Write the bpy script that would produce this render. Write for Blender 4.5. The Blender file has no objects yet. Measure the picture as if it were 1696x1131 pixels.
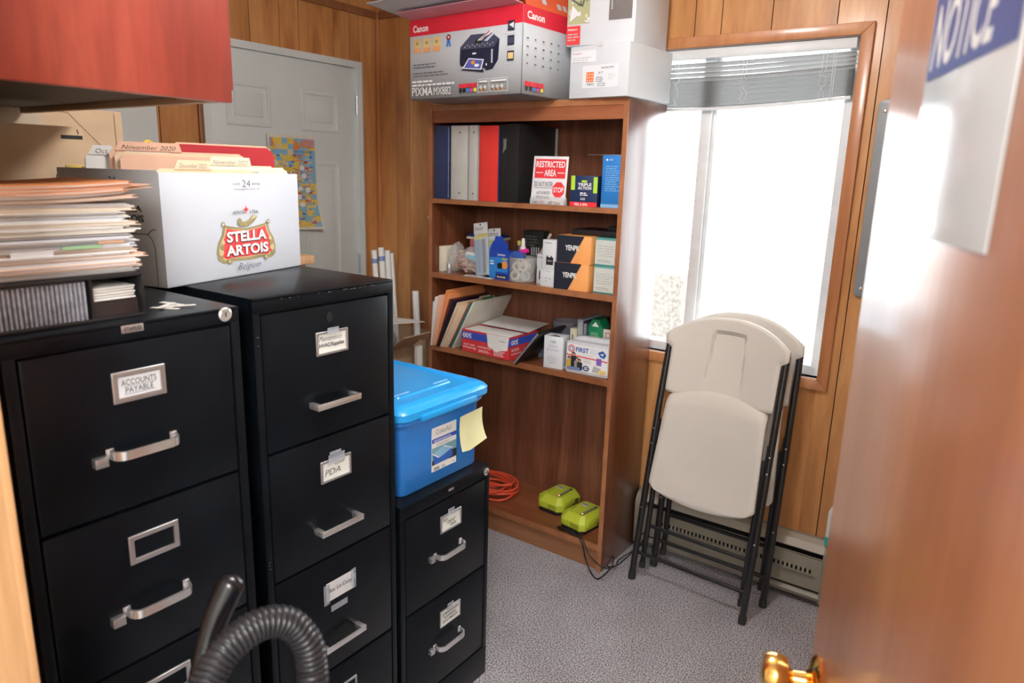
import bpy, bmesh, math, random
from mathutils import Matrix, Vector, noise
S = bpy.context.scene
COL = S.collection
R = math.radians
rnd = random.Random(7)

# ---------------------------------------------------------------- camera, world, light, exposure
cam_data = bpy.data.cameras.new('camera'); cam = bpy.data.objects.new('camera', cam_data); COL.objects.link(cam)
_r = Vector((0.81262008, 0.58216596, 0.02704426)); _u = Vector((-0.15491666, 0.17104074, 0.97300868)); _f = Vector((-0.56182686, 0.794876, -0.22917835))
cam.matrix_world = Matrix(((_r.x, _u.x, -_f.x, 2.779456), (_r.y, _u.y, -_f.y, -0.880254), (_r.z, _u.z, -_f.z, 1.568829), (0, 0, 0, 1)))
cam_data.sensor_width = 36; cam_data.lens = 1183.08 / 1696 * 36; cam_data.clip_start = .05
cam_data.dof.use_dof = True; cam_data.dof.focus_distance = 2.05; cam_data.dof.aperture_fstop = 4.0
S.camera = cam
W = bpy.data.worlds.new('world'); S.world = W; W.use_nodes = True
bg = W.node_tree.nodes['Background']; bg.inputs['Color'].default_value = (.93, .97, 1, 1); bg.inputs['Strength'].default_value = 8
S.view_settings.view_transform = 'Standard'; S.view_settings.look = 'None'; S.view_settings.gamma = 1
S.view_settings.use_curve_mapping = False; S.view_settings.exposure = 0.12
try:
    S.cycles.use_denoising = True; S.cycles.sample_clamp_indirect = 6; S.cycles.max_bounces = 10; S.cycles.transparent_max_bounces = 24
except Exception: pass
def area(name, loc, rot, sx, sy, power, color=(1, 1, 1)):
    l = bpy.data.lights.new(name, 'AREA'); l.shape = 'RECTANGLE'; l.size = sx; l.size_y = sy; l.energy = power; l.color = color
    o = bpy.data.objects.new(name, l); o.location = loc; o.rotation_euler = rot; COL.objects.link(o); return o
_pl = bpy.data.lights.new('room_fill_light', 'POINT'); _pl.energy = 36; _pl.shadow_soft_size = .13; _pl.color = (1, .985, .965)  # fill light added overhead to brighten the room, source not in view
room_fill = bpy.data.objects.new('room_fill_light', _pl); room_fill.location = (1.95, .45, 2.24); COL.objects.link(room_fill)
_ph = bpy.data.lights.new('hall_fill_light', 'POINT'); _ph.energy = 135; _ph.shadow_soft_size = .3; _ph.color = (1, .985, .97)  # fill light added beyond the doorway, works like bounced flash
hall_fill = bpy.data.objects.new('hall_fill_light', _ph); hall_fill.location = (3.34, -1.80, 2.06); COL.objects.link(hall_fill)
portal = area('window_portal', (1.68, 1.93, 1.45), (R(90), 0, 0), 1.12, 1.17, 1); portal.data.cycles.is_portal = True

# ---------------------------------------------------------------- materials
MATS = {}
def _new(name):
    m = bpy.data.materials.new(name); m.use_nodes = True; nt = m.node_tree
    return m, nt, nt.nodes['Principled BSDF']
def _n(nt, t, **k):
    n = nt.nodes.new(t)
    for a, b in k.items(): setattr(n, a, b)
    return n
def mat(name, col, rough=.5, metal=0, var=.06, scale=14, bump=0, coat=0, alpha=1, emit=0, spec=None, trans=0, sss=0):
    if name in MATS: return MATS[name]
    m, nt, b = _new(name); L = nt.links.new
    tc = _n(nt, 'ShaderNodeTexCoord'); nz = _n(nt, 'ShaderNodeTexNoise'); nz.inputs['Scale'].default_value = scale; nz.inputs['Detail'].default_value = 4
    L(tc.outputs['Object'], nz.inputs['Vector'])
    rp = _n(nt, 'ShaderNodeValToRGB'); rp.color_ramp.elements[0].position = .3; rp.color_ramp.elements[1].position = .7
    lo = [max(0, c * (1 - var)) for c in col]; hi = [min(1, c * (1 + var)) for c in col]
    rp.color_ramp.elements[0].color = (*lo, 1); rp.color_ramp.elements[1].color = (*hi, 1)
    L(nz.outputs['Fac'], rp.inputs['Fac']); L(rp.outputs['Color'], b.inputs['Base Color'])
    b.inputs['Roughness'].default_value = rough; b.inputs['Metallic'].default_value = metal; b.inputs['Coat Weight'].default_value = coat
    b.inputs['Alpha'].default_value = alpha; b.inputs['Transmission Weight'].default_value = trans
    if spec is not None: b.inputs['Specular IOR Level'].default_value = spec
    if sss: b.inputs['Subsurface Weight'].default_value = sss; b.inputs['Subsurface Radius'].default_value = (.02, .02, .02)
    if emit: b.inputs['Emission Color'].default_value = (*col, 1); b.inputs['Emission Strength'].default_value = emit
    if bump:
        bp = _n(nt, 'ShaderNodeBump'); bp.inputs['Strength'].default_value = bump; bp.inputs['Distance'].default_value = .002
        L(nz.outputs['Fac'], bp.inputs['Height']); L(bp.outputs['Normal'], b.inputs['Normal'])
    MATS[name] = m; return m
def wood(name, c1, c2, c3, rough=.4, coat=0, stretch=(14, 14, 1.1), island=0, knots=0, fine=.25, bump=.12, scale=1.0, crough=.12):
    if name in MATS: return MATS[name]
    m, nt, b = _new(name); L = nt.links.new
    tc = _n(nt, 'ShaderNodeTexCoord'); mp = _n(nt, 'ShaderNodeMapping'); mp.inputs['Scale'].default_value = [s * scale for s in stretch]
    src = tc.outputs['Object']
    if island:
        g = _n(nt, 'ShaderNodeNewGeometry'); mu = _n(nt, 'ShaderNodeVectorMath', operation='SCALE'); cb = _n(nt, 'ShaderNodeCombineXYZ')
        for i in range(3): L(g.outputs['Random Per Island'], cb.inputs[i])
        L(cb.outputs[0], mu.inputs[0]); mu.inputs['Scale'].default_value = 23.7
        ad = _n(nt, 'ShaderNodeVectorMath', operation='ADD'); L(src, ad.inputs[0]); L(mu.outputs[0], ad.inputs[1]); src = ad.outputs[0]
    L(src, mp.inputs['Vector'])
    n1 = _n(nt, 'ShaderNodeTexNoise'); n1.inputs['Scale'].default_value = .55; n1.inputs['Detail'].default_value = 6; n1.inputs['Distortion'].default_value = 1.2
    L(mp.outputs[0], n1.inputs['Vector'])
    n2 = _n(nt, 'ShaderNodeTexNoise'); n2.inputs['Scale'].default_value = 7; n2.inputs['Detail'].default_value = 5; L(mp.outputs[0], n2.inputs['Vector'])
    rp = _n(nt, 'ShaderNodeValToRGB'); e = rp.color_ramp.elements
    e[0].position = .3; e[0].color = (*c1, 1); e[1].position = .72; e[1].color = (*c3, 1); x = e.new(.5); x.color = (*c2, 1)
    L(n1.outputs['Fac'], rp.inputs['Fac'])
    mx = _n(nt, 'ShaderNodeMix', data_type='RGBA', blend_type='MULTIPLY'); mx.inputs[0].default_value = fine
    r2 = _n(nt, 'ShaderNodeValToRGB'); r2.color_ramp.elements[0].position = .35; r2.color_ramp.elements[0].color = (.35, .28, .22, 1); r2.color_ramp.elements[1].position = .6
    L(n2.outputs['Fac'], r2.inputs['Fac']); L(rp.outputs['Color'], mx.inputs[6]); L(r2.outputs['Color'], mx.inputs[7])
    out = mx.outputs[2]
    if knots:
        vo = _n(nt, 'ShaderNodeTexVoronoi'); vo.inputs['Scale'].default_value = 1; m2 = _n(nt, 'ShaderNodeMapping'); m2.inputs['Scale'].default_value = (6.5, 6.5, 2.2)
        L(src, m2.inputs['Vector']); n3 = _n(nt, 'ShaderNodeTexNoise'); n3.inputs['Scale'].default_value = 5
        L(m2.outputs[0], n3.inputs['Vector']); a2 = _n(nt, 'ShaderNodeMix', data_type='RGBA'); a2.inputs[0].default_value = .12
        L(m2.outputs[0], a2.inputs[6]); L(n3.outputs['Color'], a2.inputs[7]); L(a2.outputs[2], vo.inputs['Vector'])
        r3 = _n(nt, 'ShaderNodeValToRGB'); r3.color_ramp.elements[0].position = .03; r3.color_ramp.elements[0].color = (.16, .09, .05, 1); r3.color_ramp.elements[1].position = .26; r3.color_ramp.elements[1].color = (1, 1, 1, 1)
        q = r3.color_ramp.elements.new(.1); q.color = (.62, .45, .33, 1)
        L(vo.outputs['Distance'], r3.inputs['Fac'])
        m3 = _n(nt, 'ShaderNodeMix', data_type='RGBA', blend_type='MULTIPLY'); m3.inputs[0].default_value = knots; L(out, m3.inputs[6]); L(r3.outputs['Color'], m3.inputs[7]); out = m3.outputs[2]
    L(out, b.inputs['Base Color']); b.inputs['Roughness'].default_value = rough; b.inputs['Coat Weight'].default_value = coat; b.inputs['Coat Roughness'].default_value = crough
    if bump:
        bp = _n(nt, 'ShaderNodeBump'); bp.inputs['Strength'].default_value = bump; bp.inputs['Distance'].default_value = .001
        L(n2.outputs['Fac'], bp.inputs['Height']); L(bp.outputs['Normal'], b.inputs['Normal'])
    MATS[name] = m; return m
def carpet():
    m, nt, b = _new('grey carpet'); L = nt.links.new; tc = _n(nt, 'ShaderNodeTexCoord')
    n1 = _n(nt, 'ShaderNodeTexNoise'); n1.inputs['Scale'].default_value = 215; n1.inputs['Detail'].default_value = 3; L(tc.outputs['Object'], n1.inputs['Vector'])
    n2 = _n(nt, 'ShaderNodeTexNoise'); n2.inputs['Scale'].default_value = 4; n2.inputs['Detail'].default_value = 5; L(tc.outputs['Object'], n2.inputs['Vector'])
    rp = _n(nt, 'ShaderNodeValToRGB'); e = rp.color_ramp.elements; e[0].position = .36; e[0].color = (.085, .08, .085, 1); e[1].position = .62; e[1].color = (.66, .64, .68, 1)
    x = e.new(.5); x.color = (.36, .35, .385, 1); L(n1.outputs['Fac'], rp.inputs['Fac'])
    r2 = _n(nt, 'ShaderNodeValToRGB'); r2.color_ramp.elements[0].color = (.72, .7, .7, 1); r2.color_ramp.elements[0].position = .3; r2.color_ramp.elements[1].position = .6
    L(n2.outputs['Fac'], r2.inputs['Fac']); mx = _n(nt, 'ShaderNodeMix', data_type='RGBA', blend_type='MULTIPLY'); mx.inputs[0].default_value = .6
    L(rp.outputs['Color'], mx.inputs[6]); L(r2.outputs['Color'], mx.inputs[7]); L(mx.outputs[2], b.inputs['Base Color'])
    b.inputs['Roughness'].default_value = .95; b.inputs['Specular IOR Level'].default_value = .1
    bp = _n(nt, 'ShaderNodeBump'); bp.inputs['Strength'].default_value = .5; bp.inputs['Distance'].default_value = .003; L(n1.outputs['Fac'], bp.inputs['Height']); L(bp.outputs['Normal'], b.inputs['Normal'])
    return m
def glassy(name, tint, alpha_mix=.12, rough=.03):
    m, nt, b = _new(name); L = nt.links.new
    tr = _n(nt, 'ShaderNodeBsdfTransparent'); tr.inputs[0].default_value = (*tint, 1); gl = _n(nt, 'ShaderNodeBsdfGlossy'); gl.inputs['Roughness'].default_value = rough
    lw = _n(nt, 'ShaderNodeLayerWeight'); lw.inputs[0].default_value = .3; mx = _n(nt, 'ShaderNodeMixShader')
    mm = _n(nt, 'ShaderNodeMath', operation='MULTIPLY_ADD'); mm.inputs[1].default_value = .6; mm.inputs[2].default_value = alpha_mix
    L(lw.outputs['Fresnel'], mm.inputs[0]); L(mm.outputs[0], mx.inputs[0]); L(tr.outputs[0], mx.inputs[1]); L(gl.outputs[0], mx.inputs[2]); L(mx.outputs[0], nt.nodes['Material Output'].inputs[0])
    nt.nodes.remove(b); MATS[name] = m; return m
PANEL = wood('knotty wall panelling', (.36, .135, .038), (.58, .262, .088), (.72, .375, .15), rough=.42, coat=.15, stretch=(9, 9, 1.3), island=1, knots=.7, fine=.2)
CASING = wood('orange window casing', (.40, .15, .055), (.52, .21, .08), (.60, .27, .11), rough=.35, coat=.3, fine=.15)
CASE = wood('walnut laminate', (.115, .032, .013), (.175, .054, .021), (.235, .080, .034), rough=.3, coat=.8, crough=.28, stretch=(16, 16, .9), fine=.55)
EDGE = wood('walnut edging', (.29, .105, .042), (.37, .145, .06), (.44, .19, .085), rough=.4, coat=.2, stretch=(3, 14, 3), fine=.3)
CHERRY = wood('cherry red veneer', (.26, .035, .022), (.36, .055, .034), (.45, .09, .055), rough=.38, coat=.3, stretch=(7, 7, 1.0), fine=.35)
DOORW = wood('reddish brown door veneer', (.40, .15, .066), (.47, .185, .086), (.54, .23, .112), rough=.33, coat=.5, stretch=(10, 10, .7), fine=.15, crough=.2)
OAKW = wood('light wood', (.5, .27, .12), (.6, .34, .16), (.68, .42, .22), rough=.45, fine=.2)
BLK = mat('black enamel', (.004, .006, .009), .28, 0, .3, 9, bump=.03, spec=.20)
BLKD = mat('black gap', (.003, .003, .003), .8)
BLKP = mat('black plastic', (.014, .014, .016), .35)
CHROME = mat('chrome', (.86, .86, .88), .24, .85, .03)
ALU = mat('satin aluminium', (.62, .63, .66), .35, .9, .04)
PAPER = mat('white paper', (.82, .82, .80), .8, 0, .03)
CARDW = mat('white carton board', (.74, .77, .80), .5, 0, .025, 5)
KRAFT = mat('brown cardboard', (.46, .31, .19), .85, 0, .1, 20, bump=.1)
MANILA = mat('manila card', (.80, .62, .42), .75, 0, .05)
MANILA2 = mat('pink manila card', (.82, .52, .38), .75, 0, .05)
ORANGEC = mat('orange card', (.85, .33, .12), .7, 0, .06)
REDC = mat('red card', (.42, .015, .025), .6, 0, .1)
INK = mat('black ink', (.02, .02, .022), .7)
GREYINK = mat('grey ink', (.16, .16, .18), .7)
REDINK = mat('red ink', (.78, .03, .04), .5)
WHITEINK = mat('white ink', (.88, .88, .88), .5)
NAVY = mat('navy vinyl', (.012, .03, .10), .35, 0, .2)
WHITEP = mat('white plastic', (.78, .77, .74), .4, 0, .02)
TAPE = mat('clear tape', (.6, .65, .75), .2, alpha=.35)
FILM = mat('clear plastic film', (.85, .85, .85), .15, alpha=.28)

# ---------------------------------------------------------------- mesh building
def frame(o, U, V):
    U = Vector(U).normalized(); V = Vector(V).normalized(); N = U.cross(V); o = Vector(o)
    return Matrix(((U.x, V.x, N.x, o.x), (U.y, V.y, N.y, o.y), (U.z, V.z, N.z, o.z), (0, 0, 0, 1)))
class MB:
    def __init__(s): s.v = []; s.f = []; s.m = []; s.sm = []; s.mats = []
    def mi(s, m):
        if m not in s.mats: s.mats.append(m)
        return s.mats.index(m)
    def add(s, vs, fs, m, M=None, smooth=False):
        o = len(s.v); i = s.mi(m)
        for p in vs: s.v.append(tuple(M @ Vector(p)) if M else tuple(p))
        for f in fs: s.f.append([o + k for k in f]); s.m.append(i); s.sm.append(smooth)
        return s
    def box(s, a, b, m, r=0, M=None, seg=2):
        x0, y0, z0 = [min(a[i], b[i]) for i in range(3)]; x1, y1, z1 = [max(a[i], b[i]) for i in range(3)]
        vs = [(x0, y0, z0), (x1, y0, z0), (x1, y1, z0), (x0, y1, z0), (x0, y0, z1), (x1, y0, z1), (x1, y1, z1), (x0, y1, z1)]
        fs = [(0, 3, 2, 1), (4, 5, 6, 7), (0, 1, 5, 4), (1, 2, 6, 5), (2, 3, 7, 6), (3, 0, 4, 7)]
        if r <= 0: return s.add(vs, fs, m, M)
        bm = bmesh.new(); V = [bm.verts.new(p) for p in vs]
        for f in fs: bm.faces.new([V[k] for k in f])
        bmesh.ops.bevel(bm, geom=bm.edges[:], offset=min(r, .49 * min(x1 - x0, y1 - y0, z1 - z0)), segments=seg, affect='EDGES', profile=.5)
        return s.bm(bm, m, M, True)
    def bm(s, bm, m, M=None, smooth=False):
        bm.verts.index_update(); s.add([p.co[:] for p in bm.verts], [[q.index for q in f.verts] for f in bm.faces], m, M, smooth); bm.free(); return s
    def prism(s, pts, h0, h1, m, M=None, r=0, smooth=False):   # outline in xy, extruded along z of M
        bm = bmesh.new(); n = len(pts); A = [bm.verts.new((x, y, h0)) for x, y in pts]; B = [bm.verts.new((x, y, h1)) for x, y in pts]
        bm.faces.new(A[::-1]); bm.faces.new(B)
        for i in range(n): bm.faces.new((A[i], A[(i + 1) % n], B[(i + 1) % n], B[i]))
        bmesh.ops.recalc_face_normals(bm, faces=bm.faces[:])
        if r > 0: bmesh.ops.bevel(bm, geom=bm.edges[:], offset=r, segments=2, affect='EDGES', profile=.5)
        bmesh.ops.triangulate(bm, faces=[f for f in bm.faces if len(f.verts) > 4])
        return s.bm(bm, m, M, smooth or r > 0)
    def tube(s, pts, rad, m, n=10, M=None, caps=True, flat=None):
        P = [Vector(p) for p in pts]; rs = rad if isinstance(rad, (list, tuple)) else [rad] * len(P); vs = []; fs = []
        t = (P[1] - P[0]).normalized(); a = Vector((0, 0, 1)) if abs(t.z) < .9 else Vector((1, 0, 0)); nrm = t.cross(a).normalized()
        for i, p in enumerate(P):
            t2 = ((P[min(i + 1, len(P) - 1)] - P[max(i - 1, 0)])).normalized(); nrm = (nrm - t2 * nrm.dot(t2)).normalized(); bn = t2.cross(nrm)
            for k in range(n):
                an = 2 * math.pi * k / n; vs.append(p + (nrm * math.cos(an) + bn * math.sin(an)) * rs[i])
        for i in range(len(P) - 1):
            for k in range(n): fs.append((i * n + k, i * n + (k + 1) % n, (i + 1) * n + (k + 1) % n, (i + 1) * n + k))
        s.add(vs, fs, m, M, True)
        if caps: s.add(vs[:n], [list(range(n))[::-1]], m, M); s.add(vs[-n:], [list(range(n))], m, M)
        return s
    def sweep(s, pts, hw, ht, m, side, M=None):      # rectangular bar: half-width hw along side, half-thickness ht across
        P = [Vector(p) for p in pts]; sd = Vector(side).normalized(); vs = []; fs = []
        for i, p in enumerate(P):
            t = (P[min(i + 1, len(P) - 1)] - P[max(i - 1, 0)]).normalized(); b = t.cross(sd).normalized()
            vs += [p + sd * hw + b * ht, p - sd * hw + b * ht, p - sd * hw - b * ht, p + sd * hw - b * ht]
        for i in range(len(P) - 1):
            for k in range(4): fs.append((4 * i + k, 4 * i + (k + 1) % 4, 4 * i + 4 + (k + 1) % 4, 4 * i + 4 + k))
        e = 4 * (len(P) - 1); fs += [(3, 2, 1, 0), (e, e + 1, e + 2, e + 3)]
        return s.add(vs, fs, m, M)
    def lathe(s, prof, m, n=24, M=None, caps=True):   # (r, z)
        vs = []; fs = []
        for r_, z in prof:
            for k in range(n): a = 2 * math.pi * k / n; vs.append((r_ * math.cos(a), r_ * math.sin(a), z))
        for i in range(len(prof) - 1):
            for k in range(n): fs.append((i * n + k, i * n + (k + 1) % n, (i + 1) * n + (k + 1) % n, (i + 1) * n + k))
        s.add(vs, fs, m, M, True)
        if caps: s.add(vs[:n], [list(range(n))[::-1]], m, M); s.add(vs[-n:], [list(range(n))], m, M)
        return s
    def build(s, name, parent=None):
        me = bpy.data.meshes.new(name); me.from_pydata(s.v, [], s.f); me.polygons.foreach_set('material_index', s.m); me.polygons.foreach_set('use_smooth', s.sm)
        for m in s.mats: me.materials.append(m)
        me.update()
        o = bpy.data.objects.new(name, me); COL.objects.link(o)
        if parent: o.parent = parent
        if any(s.sm):
            md = o.modifiers.new('wn', 'WEIGHTED_NORMAL') if False else None
            try: me.set_sharp_from_angle(angle=R(38))
            except Exception: pass
        return o
_tc = {}
def glyphs(txt, bold, shear):
    k = (txt, bold, shear)
    if k not in _tc:
        c = bpy.data.curves.new('t', 'FONT'); c.body = txt; c.size = 1; c.offset = bold; c.shear = shear; c.fill_mode = 'FRONT'; c.resolution_u = 3; c.align_x = 'LEFT'
        o = bpy.data.objects.new('t', c); COL.objects.link(o); dg = bpy.context.evaluated_depsgraph_get(); dg.update()
        me = bpy.data.meshes.new_from_object(o.evaluated_get(dg)); vs = [v.co[:2] for v in me.vertices]; fs = [list(p.vertices) for p in me.polygons]
        bpy.data.objects.remove(o); bpy.data.curves.remove(c); bpy.data.meshes.remove(me); _tc[k] = (vs, fs)
    return _tc[k]
class Print(MB):          # thin printed graphics lying on a face; u right, v up
    def __init__(s, F): super().__init__(); s.F = F; s.n = .0005
    def lay(s): s.n += .00012; return s.n
    def rect(s, u0, v0, u1, v1, m): n = s.lay(); s.add([(u0, v0, n), (u1, v0, n), (u1, v1, n), (u0, v1, n)], [(0, 1, 2, 3)], m, s.F); return s
    def poly(s, pts, m, n=None):
        n = n or s.lay(); bm = bmesh.new(); f = bm.faces.new([bm.verts.new((x, y, n)) for x, y in pts]); f.normal_update()
        if f.normal.z < 0: bmesh.ops.reverse_faces(bm, faces=[f])
        bmesh.ops.triangulate(bm, faces=bm.faces[:]); s.bm(bm, m, s.F); return s
    def disc(s, u, v, r, m, k=20, ry=None, a0=0): return s.poly([(u + r * math.cos(2 * math.pi * i / k + a0), v + (ry or r) * math.sin(2 * math.pi * i / k + a0)) for i in range(k)], m)
    def line(s, pts, w, m):
        n = s.lay()
        for (x0, y0), (x1, y1) in zip(pts, pts[1:]):
            d = Vector((x1 - x0, y1 - y0)); L = d.length or 1; q = Vector((-d.y, d.x)) / L * w / 2; d = d / L * w * .3
            s.add([(x0 - q.x - d.x, y0 - q.y - d.y, n), (x1 - q.x + d.x, y1 - q.y + d.y, n), (x1 + q.x + d.x, y1 + q.y + d.y, n), (x0 + q.x - d.x, y0 + q.y - d.y, n)], [(0, 1, 2, 3)], m, s.F)
        return s
    def text(s, txt, u, v, w, h, m, bold=0, shear=0, rot=0, arc=None):   # fitted in the box u,v,w,h (lower left)
        vs, fs = glyphs(txt, bold, shear)
        if not vs: return s
        x0 = min(p[0] for p in vs); x1 = max(p[0] for p in vs); y0 = min(p[1] for p in vs); y1 = max(p[1] for p in vs)
        n = s.lay(); out = []
        for x, y in vs:
            a = (x - x0) / (x1 - x0) * w; b = (y - y0) / (y1 - y0) * h
            if rot == 180: a, b = w - a, h - b
            if rot == 90: a, b = (1 - b / h) * w, a / w * h
            if rot == -90: a, b = b / h * w, (1 - a / w) * h
            if arc: b += arc * (1 - (2 * a / w - 1) ** 2)
            out.append((u + a, v + b, n))
        s.add(out, fs, m, s.F); return s
    def lines(s, u, v, w, h, k, m, seed=1, fill=.45):   # k rows of small print
        q = random.Random(seed); n = s.lay(); dh = h / k
        for i in range(k):
            x = u; end = u + w * q.uniform(.7, 1)
            while x < end:
                l = q.uniform(.6, 2.6) * dh; y = v + h - (i + 1) * dh
                s.add([(x, y, n), (min(x + l, end), y, n), (min(x + l, end), y + dh * fill, n), (x, y + dh * fill, n)], [(0, 1, 2, 3)], m, s.F); x += l + dh * .35
        return s
def scribble(P, txt, u, v, w, h, m, seed=1): # handwriting: slanted thin lettering
    return P.text(txt, u, v, w, h, m, -.012, .35)
def thing(name, label, cat, loc=(0, 0, 0), rotz=0, group=None):
    o = bpy.data.objects.new(name, None); o.empty_display_size = .05; COL.objects.link(o); o.location = loc; o.rotation_euler = (0, 0, rotz)
    o['label'] = label; o['category'] = cat
    if group: o['group'] = group
    return o
def tag(o, label, cat, group=None):
    o['label'] = label; o['category'] = cat
    if group: o['group'] = group
    return o
def struct(o): o['kind'] = 'structure'; return o
def ringm(b, M, x0, y0, x1, y1, w, n0, n1, m, r=0):      # mitred rectangular frame, no overlapping faces
    O = [(x0, y0), (x1, y0), (x1, y1), (x0, y1)]; I = [(x0 + w, y0 + w), (x1 - w, y0 + w), (x1 - w, y1 - w), (x0 + w, y1 - w)]; bm = bmesh.new()
    P = [[bm.verts.new((x, y, z)) for x, y in L] for L, z in ((O, n0), (O, n1), (I, n1), (I, n0))]
    for i in range(4):
        j = (i + 1) % 4
        for k in range(4): l = (k + 1) % 4; bm.faces.new((P[k][i], P[k][j], P[l][j], P[l][i]))
    bmesh.ops.recalc_face_normals(bm, faces=bm.faces[:])
    if r: bmesh.ops.bevel(bm, geom=[e for e in bm.edges], offset=r, segments=2, affect='EDGES', profile=.5)
    return b.bm(bm, m, M, r > 0)
def FR(y=0): return frame((0, y, 0), (1, 0, 0), (0, 0, 1))            # front face
def RT(x): return frame((x, 0, 0), (0, 1, 0), (0, 0, 1))              # right face
def LF(d): return frame((0, d, 0), (0, -1, 0), (0, 0, 1))             # left face
def TP(z): return frame((0, 0, z), (1, 0, 0), (0, 1, 0))              # top face

# ---------------------------------------------------------------- the room
XW, YW, ZC = 3.02, 1.818, 2.46
floor = MB().box((-.1, -2.9, -.08), (4.3, 1.95, 0), carpet()).build('floor'); struct(floor)
WHITEWALL = mat('off white paint', (.70, .67, .62), .8)
struct(MB().box((-.1, -2.9, ZC), (4.3, 1.95, ZC + .08), mat('ceiling paint', (.74, .72, .68), .9)).build('ceiling'))
def plank_wall(name, o, U, length, segs, grooves, backd=.10, thick=.008):
    """segs: list of (u0,u1,z0,z1) openings-free rectangles; grooves: u positions"""
    b = MB(); M = frame(o, U, (0, 0, 1)); g = .0035
    for (u0, u1, z0, z1) in segs:
        b.box((u0, z0, -backd), (u1, z1, -thick), BLKD, 0, M)
        gs = [u0 - g / 2] + [q for q in grooves if u0 < q < u1] + [u1 + g / 2]
        for a, c in zip(gs, gs[1:]):
            if c - a > g * 1.2: b.box((a + g / 2, z0, -thick), (c - g / 2, z1, 0), PANEL, 0, M)
    return struct(b.build(name))
WX0, WX1, WZ0, WZ1 = 1.12, 2.242, .870, 2.040
gw = [.124, .215, .42, .62, .70, .98, 1.09, 1.30, 1.40, 1.662, 1.763, 1.944, 2.160, 2.308, 2.52, 2.60, 2.83]
# window wall: facing -Y
plank_wall('wall_back', (0, YW, 0), (1, 0, 0), XW, [(0, WX0, 0, ZC), (WX0, WX1, 0, WZ0), (WX0, WX1, WZ1, ZC), (WX1, XW, 0, ZC)], gw, .13)
# left wall: facing +X, u = world y + .6
D0, D1, DZ = .842, 1.700, 2.076
gl = [y + .6 for y in (-.4, -.27, .0, .12, .33, .45, .662, .891, 1.083, 1.234, 1.336, 1.536, 1.635)]
plank_wall('wall_left', (0, -.6, 0), (0, 1, 0), 2.5, [(0, .30, 0, ZC), (.30, 1.25, 2.076, ZC), (1.25, D0 + .6, 0, ZC), (D0 + .6, D1 + .6, DZ, ZC), (D1 + .6, YW + .6, 0, ZC)], gl)
# front wall with the doorway, jamb at the left edge of the picture
plank_wall('wall_front', (1.857, -.6, 0), (-1, 0, 0), 1.857, [(.0, 1.857, 0, ZC)], [.2, .41, .5, .82, .93, 1.22, 1.5, 1.6], .12)
struct(MB().box((1.857, -.72, 2.06), (2.94, -.6, ZC), WHITEWALL).build('wall_front_header'))
struct(MB().box((2.94, -.72, 0), (4.3, -.6, ZC), WHITEWALL).build('wall_front_right'))
struct(MB().box((1.857, -.725, 0), (1.872, -.597, 2.05), OAKW, .002).box((1.79, -.600, 0), (1.872, -.588, 2.12), OAKW, .003).build('trim_3'))
struct(MB().box((XW, -.6, 0), (XW + .1, YW + .13, ZC), mat('warm wall paint', (.62, .50, .38), .8)).build('wall_right'))
struct(MB().box((-.1, -2.9, 0), (4.3, -2.8, ZC), WHITEWALL).box((4.2, -2.8, 0), (4.3, -.72, ZC), WHITEWALL).box((.6, -2.8, 0), (.7, -.72, ZC), WHITEWALL).build('wall_hallway'))
# dark picture moulding high on the walls and corner bead
MOULD = wood('dark moulding', (.26, .10, .04), (.32, .13, .055), (.38, .16, .07), fine=.2)
struct(MB().box((0, -.6, 2.29), (.012, YW, 2.325), MOULD, .003).box((.012, YW - .012, 2.29), (XW, YW, 2.325), MOULD, .003).box((0, YW - .016, 0), (.016, YW, ZC), CASING, .006).build('trim_2'))
# window
WFR = mat('white window frame', (.72, .74, .76), .4)
GLASS = glassy('window glass', (.97, .985, .99), .04)
wf = MB(); y0, y1 = YW + .03, YW + .10
ringm(wf, frame((0, y1, 0), (1, 0, 0), (0, 0, 1)), WX0, WZ0, WX1, WZ1, .035, 0, y1 - y0, WFR)
for a, b_ in (((1.70, y0 + .005, WZ0 + .034), (1.742, y1 - .01, WZ1 - .034)), ((1.742, y0 + .02, WZ0 + .03), (1.757, y1 - .02, WZ1 - .03))):
    wf.box(a, b_, WFR, .003)
wf.box((WX0 - .002, YW - .002, WZ0 - .012), (WX1 + .002, YW + .13, WZ0), WFR)
wf.box((WX0 - .006, YW, WZ0), (WX0 + .002, YW + .13, WZ1), WFR).box((WX1 - .002, YW, WZ0), (WX1 + .006, YW + .13, WZ1), WFR).box((WX0, YW, WZ1 - .002), (WX1, YW + .13, WZ1 + .006), WFR)
wo = struct(wf.build('window_1'))
p_ = MB().box((WX0 + .03, YW + .062, WZ0 + .03), (1.71, YW + .066, WZ1 - .03), GLASS).box((1.75, YW + .072, WZ0 + .03), (WX1 - .03, YW + .076, WZ1 - .03), GLASS).build('window_pane', wo)
MB().lathe([(.010, 0), (.013, .001), (.014, .002), (.010, .003)], FILM, 16, frame((1.60, YW + .058, 1.13), (1, 0, 0), (0, 0, 1))).build('suction_cup', wo)
# casing round the window (mitred)
def mitre(name, x0, x1, z0, z1, w, y, t, m):
    b = MB(); M = frame((0, y, 0), (1, 0, 0), (0, 0, 1)); O = [(x0 - w, z0 - w), (x1 + w, z0 - w), (x1 + w, z1 + w), (x0 - w, z1 + w)]; I = [(x0, z0), (x1, z0), (x1, z1), (x0, z1)]
    for i in range(4): j = (i + 1) % 4; b.prism([O[i], O[j], I[j], I[i]], 0, t, m, M, r=.002)
    return b.build(name)
struct(mitre('trim_1', WX0, WX1, WZ0 - .002, WZ1, .038, YW, .017, CASING))
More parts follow.
